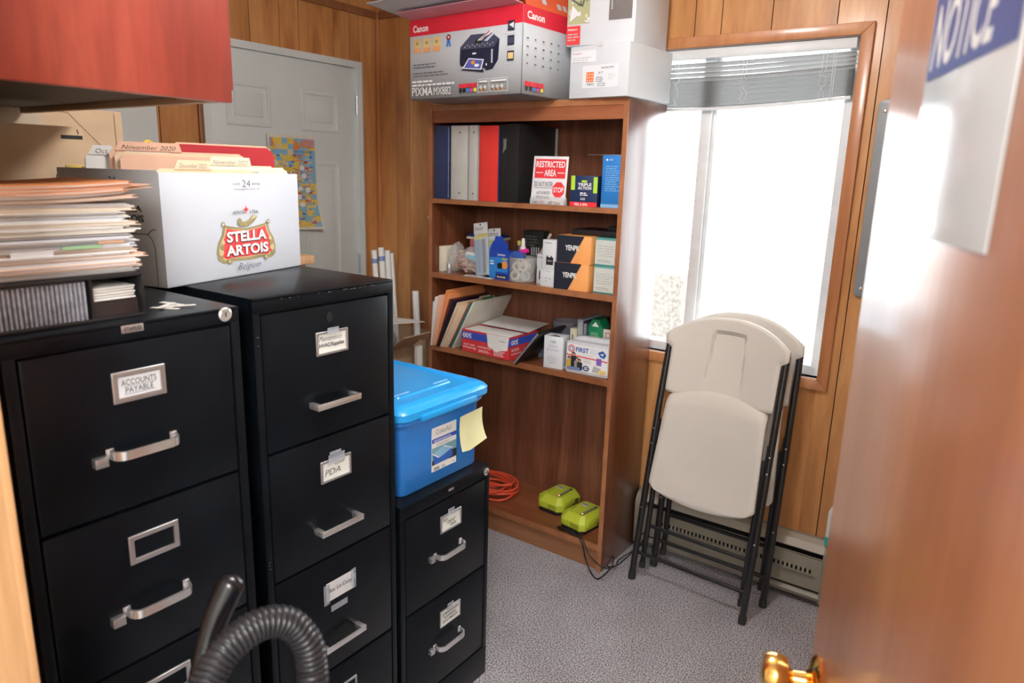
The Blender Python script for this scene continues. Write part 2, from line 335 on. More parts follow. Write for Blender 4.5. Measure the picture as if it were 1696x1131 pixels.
# door_1: white six-panel door in the left wall
DW = mat('pale grey green door paint', (.70, .76, .75), .45, 0, .03, 4)
M = frame((0, 0, 0), (0, 1, 0), (0, 0, 1)); d = MB()
for a, b_ in (((D0, 0, -.12), (D0 + .032, DZ - .03, .010)), ((D1 - .032, 0, -.12), (D1, DZ - .03, .010)), ((D0, DZ - .03, -.12), (D1, DZ, .010))): d.box(a, b_, DW, 0, M)
door1 = struct(d.build('door_1'))
s = MB(); sl = (D0 + .034, D1 - .034); s.box((sl[0], .012, -.05), (sl[1], DZ - .032, -.008), DW, .001, M)
cols = [(.955, 1.175), (1.340, 1.560)]; rows = [(1.735, 1.915), (.92, 1.60), (.22, .78)]
for c0, c1 in cols:
    for r0, r1 in rows:
        ringm(s, M, c0, r0, c1, r1, .018, -.009, -.003, DW, .0025)
        s.box((c0 + .04, r0 + .04, -.009), (c1 - .04, r1 - .04, -.0035), DW, .004, M)
slab_ = s.build('door_slab', door1)
for z in (.25, 1.05, 1.83): MB().tube([(D1 - .030, z, .002), (D1 - .030, z + .09, .002)], .007, ALU, 10, M).build('hinge', slab_)
MB().lathe([(.012, 0), (.012, .03), (.027, .038), (.030, .055), (.022, .066), (.002, .068)], ALU, 20, frame((-.008, D0 + .11, .95), (0, 1, 0), (0, 0, 1)) ).build('door_knob', slab_)
# door_2: second white door, only a strip of it shows beside the cartons
struct(MB().box((-.30, 0, -.1), (.65, 2.076, .006), DW, .003, M).box((-.25, 0, .0), (.60, 2.03, .010), DW, .002, M).build('door_2'))
# brown strip of jamb right beside the first door
struct(MB().box((D0 - .022, 0, 0), (D0 - .004, DZ + .01, .014), MOULD, .003, M).box((D1 + .003, 0, 0), (D1 + .012, DZ, .006), mat('grey caulk', (.4, .37, .32), .8), .001, M).build('trim_4'))
struct(MB().box((0, -.6, 0), (.012, -.35, .07), MOULD, .003).box((.016, YW - .012, 0), (1.25, YW, .07), MOULD, .003).box((2.35, YW - .012, 0), (XW, YW, .07), MOULD, .003).build('baseboard_back'))
# unseen round fixtures, added where the fill lights hang
for (x, y, lab) in ((1.95, .45, 'round white fixture added unseen over the storage room for fill light'), (3.34, -1.80, 'round white fixture added unseen in the hallway behind the doorway for fill light')):
    t = thing('fill_fixture', lab, 'ceiling light', (x, y, ZC - .0005))
    MB().lathe([(.0005, -.001), (.15, -.001), (.155, -.02), (.14, -.03)], WHITEP, 32).build('housing', t)
    MB().lathe([(.138, -.028), (.12, -.060), (.07, -.080), (.0005, -.086)], mat('frosted diffuser', (.9, .9, .88), .5, emit=1.0), 32).build('diffuser', t)
# outdoors, seen washed out through the glass
struct(MB().box((-25, 2.2, -1.2), (25, 50, -1.15), mat('pale driveway', (.62, .62, .6), .9)).build('ground'))
CARP = mat('pale blue car paint', (.30, .42, .48), .4, .1, coat=.3); CARG = mat('car glass', (.03, .05, .06), .08)
t = thing('car', 'pale blue car parked outside, washed out through the window', 'car', (-2.1, 9.6, -1.15), R(8))
prof = [(-2.1, .25), (2.1, .25), (2.15, .7), (1.95, .85), (1.1, .95), (.55, 1.38), (-.9, 1.40), (-1.55, .98), (-2.1, .88), (-2.18, .5)]
MB().prism(prof, -.8, .8, CARP, frame((0, 0, 0), (1, 0, 0), (0, 0, 1)), r=.05).build('car_body', t)
gm = MB()
for sx in ((-.85, -.10), (.0, .72)): gm.prism([(sx[0], .98), (sx[1], .98), (sx[1] - (.28 if sx[1] > .5 else 0), 1.32), (sx[0] + (.12 if sx[0] < -.5 else 0), 1.33)], .79, .81, CARG, frame((0, 0, 0), (1, 0, 0), (0, 0, 1)))
gm.build('side_window', t)
for x in (-1.35, 1.35):
    MB().lathe([(.10, 0), (.31, .01), (.33, .05), (.33, .18), (.31, .20), (.1, .21)], BLKP, 28, frame((x, -.66, .33), (1, 0, 0), (0, 0, 1))).build('wheel', t)
    MB().lathe([(.10, 0), (.31, .01), (.33, .05), (.33, .18), (.31, .20), (.1, .21)], BLKP, 28, frame((x, .84, .33), (1, 0, 0), (0, 0, 1))).build('wheel', t)
MB().box((.02, 5.0, -1.15), (.42, 5.4, .74), mat('grey brown masonry', (.17, .15, .13), .9, var=.4, scale=30), .01).build('masonry_pillar')
tag(bpy.data.objects['masonry_pillar'], 'short grey masonry pillar outside the left window pane', 'pillar')

# ---------------------------------------------------------------- venetian blind
t = thing('window_blind', 'white venetian blind drawn up at the top of the window', 'blind', (0, 0, 0))
SLAT = mat('backlit shade blind slat', (.48, .48, .48), .5, var=.02)  # white slats greyed, their backlit shade is put into the colour
bx0, bx1, by = WX0 + .01, WX1 - .012, YW - .012
MB().box((bx0, YW + .001, 2.002), (bx1, YW + .027, 2.036), WFR, .003).build('headrail', t)
def slatmesh(z, sag, tilt, w=.025):
    b = MB(); n = 16; vs = []; fs = []
    for i in range(n + 1):
        x = bx0 + (bx1 - bx0) * i / n; u = 2 * i / n - 1; zz = z - sag * (1 - u * u)
        for j, (dy, dz) in enumerate(((-.5, 0), (0, .0028), (.5, 0))): vs.append((x, YW + .014 + dy * w * math.cos(tilt), zz + dz + dy * w * math.sin(tilt)))
        for j, (dy, dz) in enumerate(((-.5, -.0008), (0, .0020), (.5, -.0008))): vs.append((x, YW + .014 + dy * w * math.cos(tilt), zz + dz + dy * w * math.sin(tilt)))
    for i in range(n):
        a = 6 * i; c = a + 6
        fs += [(a, a + 1, c + 1, c), (a + 1, a + 2, c + 2, c + 1), (a + 4, a + 3, c + 3, c + 4), (a + 5, a + 4, c + 4, c + 5), (a + 3, a, c, c + 3), (a + 2, a + 5, c + 5, c + 2)]
    return b.add(vs, fs, SLAT, None, False)
for k in range(4): slatmesh(1.988 - .014 * k, .006 + .003 * k, R(-28)).build('slat', t)
for k in range(16): slatmesh(1.936 - .0052 * k, .016 + .0006 * k, R(-8 + (k % 3))).build('slat', t)
slat_b = MB()
br = MB(); n = 14
for i in range(n):
    u = 2 * i / n - 1; v = 2 * (i + 1) / n - 1; xa = bx0 + (bx1 - bx0) * i / n; xb = bx0 + (bx1 - bx0) * (i + 1) / n; za = 1.842 - .024 * (1 - u * u); zb = 1.842 - .024 * (1 - v * v)
    br.add([(xa, YW + .002, za), (xb, YW + .002, zb), (xb, YW + .026, zb), (xa, YW + .026, za), (xa, YW + .002, za + .010), (xb, YW + .002, zb + .010), (xb, YW + .026, zb + .010), (xa, YW + .026, za + .010)],
           [(0, 3, 2, 1), (4, 5, 6, 7), (0, 1, 5, 4), (2, 3, 7, 6)], WFR)
br.build('bottom_rail', t)
for x in (1.30, 1.60, 1.86, 2.13):
    c = MB(); q = random.Random(int(x * 100))
    for e in range(2):
        c.tube([(x + e * .012, YW - .0005, 2.0), (x + e * .012, YW - .0008, 1.94)] + [(x + e * .010 + q.uniform(-.010, .010), YW - .002 - q.uniform(0, .002), 1.93 - .0085 * i) for i in range(12)], .0011, WFR, 5)
    c.build('ladder_cord', t)
MB().tube([(2.165, YW - .002, 2.0), (2.163, YW - .006, 1.6), (2.160, YW - .018, 1.2), (2.163, YW - .022, .93)], .0011, WFR, 5).tube([(2.172, YW - .002, 2.0), (2.171, YW - .006, 1.6), (2.169, YW - .018, 1.2), (2.166, YW - .022, .90)], .0011, WFR, 5) \
    .lathe([(.003, .012), (.006, 0), (.0075, -.02), (.003, -.026)], WFR, 12, Matrix.Translation((2.166, YW - .022, .90))).build('pull_cord', t)

# ---------------------------------------------------------------- baseboard heater
HT = mat('beige grey heater enamel', (.30, .275, .22), .45, .1, .05); HTL = mat('heater cap enamel', (.42, .385, .32), .4)
t = thing('baseboard_heater', 'beige electric baseboard heater along the floor under the window', 'heater', (1.592, YW - .001, .0), 0)
Lh = .812
M = frame((0, 0, 0), (0, -1, 0), (0, 0, 1))      # u = out from the wall, v = up ; N = -X
Mx = frame((Lh, 0, 0), (0, -1, 0), (0, 0, 1))
MB().prism([(0, .03), (.012, .03), (.012, .262), (0, .262)], 0, Lh, HT, Mx).prism([(0, .262), (.045, .250), (.062, .226), (.060, .222), (.042, .244), (0, .255)], 0, Lh, HTL, Mx).build('housing', t)
MB().box((.02, -.035, .05), (Lh - .03, -.013, .245), BLKD).build('heating_element', t)
MB().prism([(.062, .198), (.066, .204), (.060, .205), (.056, .16), (.056, .075), (.062, .070), (.064, .075), (.064, .16)], .035, Lh - .035, HT, Mx).build('front_panel', t)
MB().prism([(.0, .03), (.060, .03), (.066, .045), (.050, .058), (.046, .052), (.05, .042), (0, .04)], .0, Lh, HT, Mx).build('bottom_deflector', t)
for x in (0, Lh - .05): MB().prism([(0, .025), (.064, .025), (.068, .21), (.064, .228), (.046, .252), (0, .263)], -.05 if x == 0 else 0, 0 if x == 0 else .05, HT, Mx if x else frame((0, 0, 0), (0, -1, 0), (0, 0, 1)), r=.002).build('end_cap', t)
k = 0; x = .12
while x < Lh - .09:
    MB().box((x, -.074, .139), (x + .006, -.0635, .155), HTL).box((x + .006, -.0665, .1385), (x + .0135, -.0637, .152), BLKD).build('louvre', t); x += .0165
MB().prism([(.064, .131), (.078, .137), (.078, .139), (.064, .135)], .07, Lh - .1, HTL, Mx).build('louvre_lip', t)

# ---------------------------------------------------------------- grey panel behind the door, door, sign
t = thing('electrical_panel', 'grey metal wall panel with rounded corners half hidden by the open door', 'wall panel', (2.322, YW - .001, 1.185))
MB().prism([(.012, 0), (.368, 0), (.38, .012), (.38, .638), (.368, .65), (.012, .65), (0, .638), (0, .012)], 0, .010, mat('grey panel enamel', (.30, .32, .33), .4, .2), FR(), r=.002).build('cover', t)
for x, z in ((.022, .03), (.022, .615), (.358, .03), (.358, .615)): MB().lathe([(.006, 0), (.006, .002), (.003, .004)], CHROME, 12, frame((x, -.010, z), (1, 0, 0), (0, 0, 1))).build('screw', t)
MB().box((.09, -.013, .12), (.29, -.0095, .53), mat('grey panel door', (.26, .28, .29), .4, .2), .001).build('panel_door', t)
t = thing('small_carton', 'small white carton with a teal band standing on the heater end behind the open door', 'carton', (2.350, YW - .060, .2640), 0)
MB().box((0, 0, 0), (.050, .055, .135), CARDW, .002).build('carton_body', t)
q = Print(FR()); q.rect(0, .0, .05, .035, mat('teal ink', (.02, .42, .40), .5)); q.build('printed_band', t)
E0 = Vector((2.622, .112, 0)); TH = R(19.5)
ang = math.atan2(-math.cos(TH), math.sin(TH))     # local +X runs from the free edge to the hinge
door = thing('brown_door', 'open reddish brown wooden door with a notice sign, close at the right edge', 'door', (E0.x, E0.y, .012), ang)
DWID, DHT = .775, 2.03
M = frame((0, 0, 0), (1, 0, 0), (0, 0, 1))
MB().box((0, 0, 0), (DWID, .040, DHT), DOORW, .0015).build('door_slab', door)   # local -Y faces the cabinets
BR = mat('polished brass', (.95, .55, .16), .15, 1, .05)
# local front (-Y) face looks to the left, towards the room
kz = .897
knob = MB().lathe([(.034, 0), (.036, .003), (.031, .008), (.018, .011), (.011, .016), (.010, .032), (.014, .036), (.025, .040), (.029, .052), (.029, .062), (.024, .070), (.012, .073), (.0005, .074)], BR, 32, frame((.066, 0, kz), (1, 0, 0), (0, 0, 1))).build('door_knob', door)
MB().lathe([(.034, 0), (.031, .008), (.011, .016), (.010, .032), (.025, .040), (.029, .055), (.024, .068), (.0005, .072)], BR, 32, frame((.066, .040, kz), (-1, 0, 0), (0, 0, 1))).build('door_knob', door)
MB().box((-.0015, .008, kz - .03), (.0, .032, kz + .03), BR).build('latch_plate', door)
for z in (.2, 1.0, 1.8): MB().tube([(DWID + .004, -.003, z), (DWID + .004, -.003, z + .09)], .006, BR, 10).build('hinge', door)
sg = thing('notice_sign', 'white notice sign with a blue header fixed to the brown door', 'sign', door.location, ang)
u0, v0, u1, v1 = .168, 1.510, .412, 1.735
SIGNW = mat('glossy white sign', (.80, .83, .86), .22, 0, .01, coat=.4)
MB().box((u0, -.0022, v0), (u1, -.0004, v1), SIGNW, .0006).build('sign_board', sg)
SB = mat('notice blue', (.02, .06, .30), .3)
q = Print(frame((0, -.0022, 0), (1, 0, 0), (0, 0, 1))); q.rect(u0 + .006, v1 - .082, u1 - .006, v1 - .006, SB).text('NOTICE', u0 + .014, v1 - .074, .175, .058, WHITEINK, .02, .25)
q.build('lettering', sg)

# ---------------------------------------------------------------- filing cabinets
def rrect(w, h, r, k=4):
    o = []
    for cx, cy, a in ((w - r, r, -90), (w - r, h - r, 0), (r, h - r, 90), (r, r, 180)):
        for i in range(k + 1): t_ = R(a + 90 * i / k); o.append((cx + r * math.cos(t_), cy + r * math.sin(t_)))
    return o
def handle_curved(x0, x1, z):
    pts = [(x0 + .004, 0, 0)]; pts += [(x0 + .004 + .018 * (1 - math.cos(R(a))), -.012 - .018 * math.sin(R(a)), 0) for a in (0, 30, 60, 90)]
    pts += [(x1 - .004 - .018 * (1 - math.sin(R(a))), -.012 - .018 * math.cos(R(a)), 0) for a in (0, 30, 60, 90)]; pts += [(x1 - .004, 0, 0)]
    return MB().sweep([(a, b, z + c) for a, b, c in pts], .0075, .0022, CHROME, (0, 0, 1)).box((x0 - .002, -.003, z - .009), (x0 + .011, -.0005, z + .009), CHROME, .001).box((x1 - .011, -.003, z - .009), (x1 + .002, -.0005, z + .009), CHROME, .001)
def handle_square(x0, x1, z):
    return MB().box((x0, -.030, z - .008), (x1, -.026, z + .006), CHROME, .0008).box((x0, -.0258, z - .007), (x0 + .012, -.0002, z + .0055), CHROME, .0008).box((x1 - .012, -.0258, z - .007), (x1, -.0002, z + .0055), CHROME, .0008)
def holder(x0, z0, w, h, paper=None, bd=.008, m=ALU):
    b = MB(); M = frame((x0, -.0002, z0), (1, 0, 0), (0, 0, 1))
    ringm(b, M, 0, 0, w, h, bd, 0, .0045, m, .0010)
    if paper: b.box((bd * .6, bd * .6, 0), (w - bd * .6, h - bd * .6, .0012), paper, 0, M)
    return b
def cabinet(label, loc, w, dep, h, tops, bottom, style, rim=.02):
    t = thing('filing_cabinet', label, 'filing cabinet', loc, R(90)); b = MB()
    b.box((0, .014, .0), (w, dep, h - .002), BLK, .002)
    b.box((0, -.002, h - .006), (w, dep, h), BLK, .003)                          # top sheet
    for a, c in (((0, 0, bottom - .002), (rim - .003, .0139, tops[0] + .002)), ((w - rim + .003, 0, bottom - .002), (w, .0139, tops[0] + .002)), ((0, 0, tops[0] + .002), (w, .0139, h - .0062)), ((0, 0, 0), (w, .0139, bottom - .002))): b.box(a, c, BLK, .0006)
    b.build('body', t); dr = []
    zs = list(tops) + [bottom]
    for k in range(len(tops)):
        dr.append(MB().box((rim, -.0005, zs[k + 1] + .003), (w - rim, .013, zs[k] - .003), BLK, .0035, seg=2).build('drawer', t))
    return t, dr
LABP = mat('label paper', (.70, .72, .76), .55, 0, .03)
# left cabinet
c1, dr = cabinet('black four-drawer filing cabinet with chrome handles nearest the camera, marked ACCOUNTS PAYABLE', (1.626, -.502, 0),   .381, .67, 1.3187, [1.2885 - .287 * k for k in range(4)], .143, 0)
for k, dd in enumerate(dr):
    zt = 1.2885 - .287 * k
    handle_curved(.127, .243, zt - .180).build('handle', dd)
    MB().box((.103, -.014, zt - .196), (.124, 0, zt - .180), ALU, .0015).build('latch_button', dd)
    b = holder(.145, zt - .100, .088, .052, LABP if k == 0 else None, .009)
    if k == 0:
        q = Print(frame((.145, -.0015, zt - .1), (1, 0, 0), (0, 0, 1))); q.text('ACCOUNTS', .015, .0275, .058, .0095, INK, .0).text('PAYABLE', .021, .0145, .046, .0095, INK, .0).line([(.017, .026), (.071, .026)], .0008, GREYINK).line([(.018, .0125), (.071, .0125)], .0008, GREYINK); q.build('lettering', dd)
    b.build('label_holder', dd)
MB().lathe([(.012, 0), (.013, .004), (.010, .006), (.006, .0055), (.0005, .0055)], CHROME, 24, frame((.352, 0, 1.3075), (1, 0, 0), (0, 0, 1))).box((-.001, -.004, .0055), (.001, .004, .0062), INK, 0, frame((.352, 0, 1.3075), (1, 0, 0), (0, 0, 1))).build('lock', c1)
MB().box((.169, -.0018, 1.3015), (.205, 0, 1.3145), ALU, .0012).build('maker_badge', c1)
q = Print(frame((0, -.0018, 0), (1, 0, 0), (0, 0, 1))); q.text('STAPLES', .173, 1.305, .028, .006, INK, .01); q.build('badge_lettering', c1)
# middle cabinet
c2, dr = cabinet('scratched black four-drawer filing cabinet with square handles in the middle, carrying the beer carton', (1.584, -.063, 0), .381, .67, 1.3187, [1.286 - .297 * k for k in range(4)], .098, 1, .018)
for k, dd in enumerate(dr):
    zt = 1.286 - .297 * k
    handle_square(.125, .248, zt - .215).build('handle', dd)
    if k != 2:
        b = holder(.148, zt - .111 + (.002 if k else 0), .088, .052, mat('card label', (.75, .76, .72), .6) if k < 2 else None, .0055); b.build('label_holder', dd)
    F = frame((0, -.0017, zt), (1, 0, 0), (0, 0, 1)); q = Print(F)
    if k == 0: scribble(q, 'Maintenance', .157, -.080, .062, .011, INK); q.text('HVAC/Supplies', .156, -.096, .070, .011, INK, .02, .2)
    if k == 1: q.text('PDA', .160, -.094, .045, .014, INK, -.01, .2).text('CAB', .188, -.074, .028, .008, INK, -.01, .1)
    if k == 2: q.F = frame((0, -.0009, zt), (1, 0, 0), (0, 0, 1)); q.text('Bus. Lic-Corp', .160, -.093, .068, .013, INK, .012)
    if k < 3:
        if k == 2:
            MB().box((.153, -.0010, -.112 + zt), (.236, -.0003, -.064 + zt), LABP).build('paper_label', dd)
        q.build('lettering', dd)
        tp = MB(); F = frame((0, -.0015, zt), (1, 0, 0), (0, 0, 1))
        for (a, c) in ({0: [((.177, -.066), (.208, -.052))], 1: [((.168, -.068), (.215, -.045)), ((.172, -.050), (.205, -.038))], 2: [((.145, -.118), (.162, -.066)), ((.228, -.112), (.243, -.060)), ((.165, -.142), (.215, -.126))]})[k]: tp.box((a[0], a[1], .0045 if k < 2 else .0), (c[0], c[1], .0048 if k < 2 else .0003), TAPE, 0, F)
        tp.build('tape', dd)
MB().lathe([(.0085, 0), (.0085, .0012), (.0005, .0012)], BLKD, 20, frame((.188, -.0005, 1.256), (1, 0, 0), (0, 0, 1)) @ Matrix.Diagonal((1, 1.25, 1, 1))).build('lock_hole', dr[0])
# worn bright chips on the middle cabinet
q = Print(frame((0, -.002, 0), (1, 0, 0), (0, 0, 1))); g_ = random.Random(3); CHIP = mat('bare steel chips', (.35, .36, .38), .4, .6)
for _ in range(26):
    x, z = g_.choice([(g_.uniform(.06, .36), 1.3115), (g_.uniform(.1, .33), 1.3105), (.004, g_.uniform(.3, 1.25))]); q.rect(x, z, x + g_.uniform(.001, .005), z + g_.uniform(.0008, .002), CHIP)
q.build('paint_chips', c2)
# right low cabinet
c3, dr = cabinet('short black two-drawer filing cabinet carrying the blue tote', (1.578, .340, 0), .381, .66, .7204, [.680, .390], .102, 0)
for k, dd in enumerate(dr):
    zt = (.680, .390)[k]
    handle_curved(.130, .248, zt - .155).build('handle', dd)
    MB().box((.108, -.013, zt - .165), (.125, 0, zt - .149), ALU, .0015).build('latch_button', dd)
    holder(.156, zt - .098 - .008 * k, .090, .052, mat('card label', (.75, .76, .72), .6), .0055 if k == 0 else .003).build('label_holder', dd)
    q = Print(frame((.156, -.0015, zt - .098 - .008 * k), (1, 0, 0), (0, 0, 1)))
    if k == 0: q.text('PAY/', .012, .031, .022, .009, INK, .01, .3).text('GRANT', .030, .021, .035, .009, INK, .01, .3).text('Info', .042, .010, .026, .009, INK, .01, .3)
    else: q.text('COMPREHENSIVE', .008, .033, .074, .007, INK, .01).text('PLANNING', .018, .021, .052, .008, INK, .015).text('DOCUMENTS', .012, .009, .066, .008, INK, .015)
    q.build('lettering', dd)
    MB().box((.185, -.0062, zt - .052 - .008 * k), (.212, -.0052, zt - .032 - .008 * k), TAPE).build('tape', dd)
MB().lathe([(.011, 0), (.012, .004), (.009, .006), (.0005, .0055)], CHROME, 24, frame((.362, 0, .701), (1, 0, 0), (0, 0, 1))).box((-.001, -.004, .0055), (.001, .004, .0062), INK, 0, frame((.362, 0, .701), (1, 0, 0), (0, 0, 1))).build('lock', c3)
MB().box((.192, -.0015, .698), (.214, 0, .705), ALU, .0008).build('maker_badge', c3)

# ---------------------------------------------------------------- cherry overhead cabinet
t = thing('overhead_cabinet', 'cherry red wooden overhead cabinet at the top left, seen from below', 'cabinet', (0, 0, 0))
MB().box((.765, -.598, 1.690), (1.585, -.11, 2.44), mat('shade painted underside', (.035, .025, .02), .6)).build('carcass', t)  # near-black carcass, the shadow under the cabinet is painted into its colour
MB().box((1.585, -.598, 1.676), (1.604, -.092, 2.44), CHERRY, .0015).build('side_panel', t)
MB().box((.765, -.108, 1.678), (1.584, -.090, 1.694), mat('tan cabinet rail', (.45, .30, .19), .5), .001).build('bottom_rail', t)
for x in (.77, 1.18): MB().box((x, -.089, 1.700), (x + .40, -.072, 2.42), CHERRY, .002).build('cabinet_door', t)

# ---------------------------------------------------------------- bookcase
bx, byy, bw, bd_, bh = .6532, 1.475, .9331, .318, 1.838; T = .019
bk = thing('bookcase', 'tall brown laminate bookcase with open shelves standing beside the window', 'bookcase', (bx, byy, 0))
for x in (0, bw - T):
    sp = MB().box((x, .001, 0), (x + T, bd_, bh), CASE, .0008).build('side_panel', bk)
    MB().box((x, -.0012, 0), (x + T, .001, bh), EDGE).build('edge_band', sp)
MB().box((T, bd_ - .008, .03), (bw - T, bd_ - .001, bh - .002), wood('walnut back panel', (.15, .050, .024), (.215, .078, .040), (.29, .115, .062), rough=.5, stretch=(16, 16, .9), fine=.4)).build('back_panel', bk)
for z, th in ((1.454, .019), (1.135, .023), (.807, .024), (.116, .026)):
    sh = MB().box((T, .002, z - th), (bw - T, bd_ - .008, z), wood('walnut shelf', (.20, .062, .025), (.27, .09, .038), (.34, .125, .055), rough=.35, coat=.2, stretch=(1.2, 16, 16), fine=.4)).build('shelf', bk)
    MB().box((T, -.0006, z - th), (bw - T, .002, z), EDGE).build('edge_band', sh)
MB().box((T, .001, bh - .024), (bw - T, bd_ - .008, bh), EDGE).build('top_board', bk)
MB().box((T, .004, bh - .072), (bw - T, .022, bh - .024), wood('top rail veneer', (.24, .075, .03), (.31, .10, .043), (.38, .14, .06), rough=.4, stretch=(1.2, 16, 16))).build('top_rail', bk)
MB().box((T, .012, 0), (bw - T, .030, .090), wood('kick board', (.25, .105, .045), (.31, .135, .06), (.37, .17, .08), rough=.5, stretch=(1.2, 16, 16))).build('kick_board', bk)

# ---------------------------------------------------------------- top shelf of the bookcase
s1, s2, s3, s0 = 1.4542, 1.1352, .8072, .1162
def binder(label, x0, w, h, m, d=.275, y=1.487, z=s1, rot=0, dots=None, pages=True):
    t = thing('ring_binder', label, 'binder', (x0, y, z), rot)
    MB().box((0, 0, 0), (w, .003, h), m, .0012).box((0, 0, 0), (.003, d, h), m, .0012).box((w - .003, 0, 0), (w, d, h), m, .0012).build('cover', t)
    MB().box((.0045, .02, .008), (w - .0045, d - .012, h - .012), PAPER).build('pages', t)
    if dots:
        for z_ in (.028, h - .028): MB().lathe([(.0034, 0), (.0034, .0012), (.0005, .0016)], mat('steel rivet', (.12, .12, .13), .4, .8), 12, frame((dots, -.0001, z_), (1, 0, 0), (0, 0, 1))).build('rivet', t)
    return t
WBIND = mat('light grey binder vinyl', (.55, .55, .52), .45); RBIND = mat('bright red binder vinyl', (.78, .045, .035), .45)
DNAVY = mat('dark navy binder vinyl', (.025, .04, .11), .4, var=.2); BLKV = mat('black leatherette', (.012, .012, .013), .5, bump=.1, scale=60)
b = binder('dark navy binder at the left end of the top shelf', .6738, .088, .300, DNAVY); MB().box((.078, -.0012, .006), (.0815, 0, .294), TAPE).build('clear_sleeve', b)
binder('wide light grey binder beside the navy binder', .7655, .094, .300, WBIND, dots=.048)
binder('narrow light grey binder between the wide grey binder and the red binder', .861, .049, .300, WBIND, dots=.026)
b = binder('bright red binder on the top shelf', .916, .099, .298, RBIND); MB().box((.099, -.001, 0), (.1035, .27, .297), DNAVY).build('sleeve', b)
binder('thin black binder with worn tape on its spine, next to the red binder', 1.0235, .034, .300, BLKV)
b = binder('large black binder whose broad side shows behind the restricted area sign', 1.0605, .060, .302, BLKV, d=.27, y=1.479)
MB().box((.0595, .262, .02), (.0635, .278, .300), WBIND, .001).build('page_edge', b)
q = Print(frame((0, -.0008, 0), (1, 0, 0), (0, 0, 1))); TW = mat('worn grey tape', (.16, .16, .15), .7)
q.F = frame((1.0235, 1.487 - .0008, s1), (1, 0, 0), (0, 0, 1)); q.poly([(.012, .19), (.030, .21), (.031, .25), (.022, .244), (.014, .25), (.016, .22)], TW); o_ = q.build('worn_tape', None)
o_.parent = bpy.data.objects['ring_binder.004']; o_.matrix_parent_inverse = Matrix.Translation((-1.0235, -1.487, -s1))
# restricted area sign
t = thing('restricted_area_sign', 'white and red RESTRICTED AREA sign leaning on the black binder', 'sign', (1.168, 1.500, s1), R(14)); SH = .185; SW_ = .142
FS = frame((0, 0, 0), (1, 0, 0), (0, .16, .987)); MB().box((0, 0, 0), (SW_, SH, .0018), mat('white sign board', (.78, .79, .82), .4), .0005, FS).build('sign_board', t)
q = Print(frame(Vector((0, 0, 0)) + FS.col[2].xyz * .0018, (1, 0, 0), (0, .16, .987)))
q.rect(.008, .100, .134, .174, REDINK).text('RESTRICTED', .012, .142, .118, .024, WHITEINK, .02).text('AREA', .048, .108, .048, .025, WHITEINK, .02).rect(.014, .120, .042, .123, WHITEINK).rect(.102, .120, .130, .123, WHITEINK)
q.text('DO NOT ENTER', .010, .068, .076, .018, INK, .005).rect(.010, .062, .086, .0635, INK).text('AUTHORIZED', .022, .038, .055, .011, INK, .005).text('PERSONNEL', .022, .020, .055, .011, INK, .005)
q.disc(.111, .056, .026, REDINK, 8, .032, R(22.5)).text('STOP', .091, .046, .040, .020, WHITEINK, .015); q.build('lettering', t)
t = thing('clear_tray', 'small clear plastic tray with oddments in front of the restricted area sign', 'tray', (1.178, 1.480, s1), 0)
MB().box((0, 0, 0), (.155, .022, .0015), FILM).box((0, 0, 0), (.155, .0012, .020), FILM).box((0, .021, 0), (.155, .022, .03), FILM).box((0, 0, 0), (.0012, .022, .024), FILM).box((.154, 0, 0), (.155, .022, .024), FILM).build('tray_body', t)
g_ = random.Random(5)
for i in range(7):
    x = .01 + .018 * i; MB().box((x, .004, .0016), (x + .013, .016, .010 + g_.random() * .004), (BLKP, KRAFT, mat('rust bits', (.45, .12, .05), .6), PAPER)[i % 4], .002).build('oddment', t)
def carton(name, label, cat, loc, rot, w, d, h, m, group=None, r=.0012):
    t = thing(name, label, cat, loc, rot, group); MB().box((0, 0, 0), (w, d, h), m, r).build('carton_body', t); return t
BNAV = mat('navy carton', (.012, .03, .10), .45); LIME = mat('lime print', (.45, .72, .05), .5)
t = carton('small_box', 'small navy box with lime and red bands on the top shelf', 'box', (1.352, 1.495, s1), R(8), .108, .055, .113, BNAV)
q = Print(FR()); q.rect(0, 0, .108, .016, REDINK).text('PEEL & SEAL', .018, .003, .055, .009, WHITEINK, .01).rect(.002, .06, .018, .112, LIME).rect(.092, .05, .108, .108, LIME).rect(.045, .088, .066, .096, LIME)
q.text('TRIPLE', .030, .075, .054, .011, WHITEINK, .03).text('ACTION', .030, .062, .054, .011, WHITEINK, .03).lines(.040, .040, .034, .014, 2, WHITEINK, 3, .6).lines(.042, .024, .026, .010, 2, WHITEINK, 4); q.build('lettering', t)
BLU = mat('sky blue carton', (.03, .22, .62), .4, var=.15, scale=5)
t = carton('blue_box', 'tall sky blue box at the right end of the top shelf', 'box', (1.470, 1.520, s1), R(2), .088, .07, .188, BLU)
q = Print(FR()); q.disc(.018, .172, .004, WHITEINK).lines(.014, .060, .062, .095, 12, mat('pale blue ink', (.25, .5, .8), .5), 8, .35).rect(.0, .0, .088, .012, mat('pale blue ink', (.25, .5, .8), .5)).text('AT&T', .026, .169, .016, .006, WHITEINK); q.build('lettering', t)
t = thing('metal_ruler', 'thin metal strip lying on top of the sky blue box', 'ruler', (1.40, 1.53, s1 + .1892), R(6)); MB().box((0, 0, 0), (.150, .022, .0018), ALU, .0005).build('strip', t)

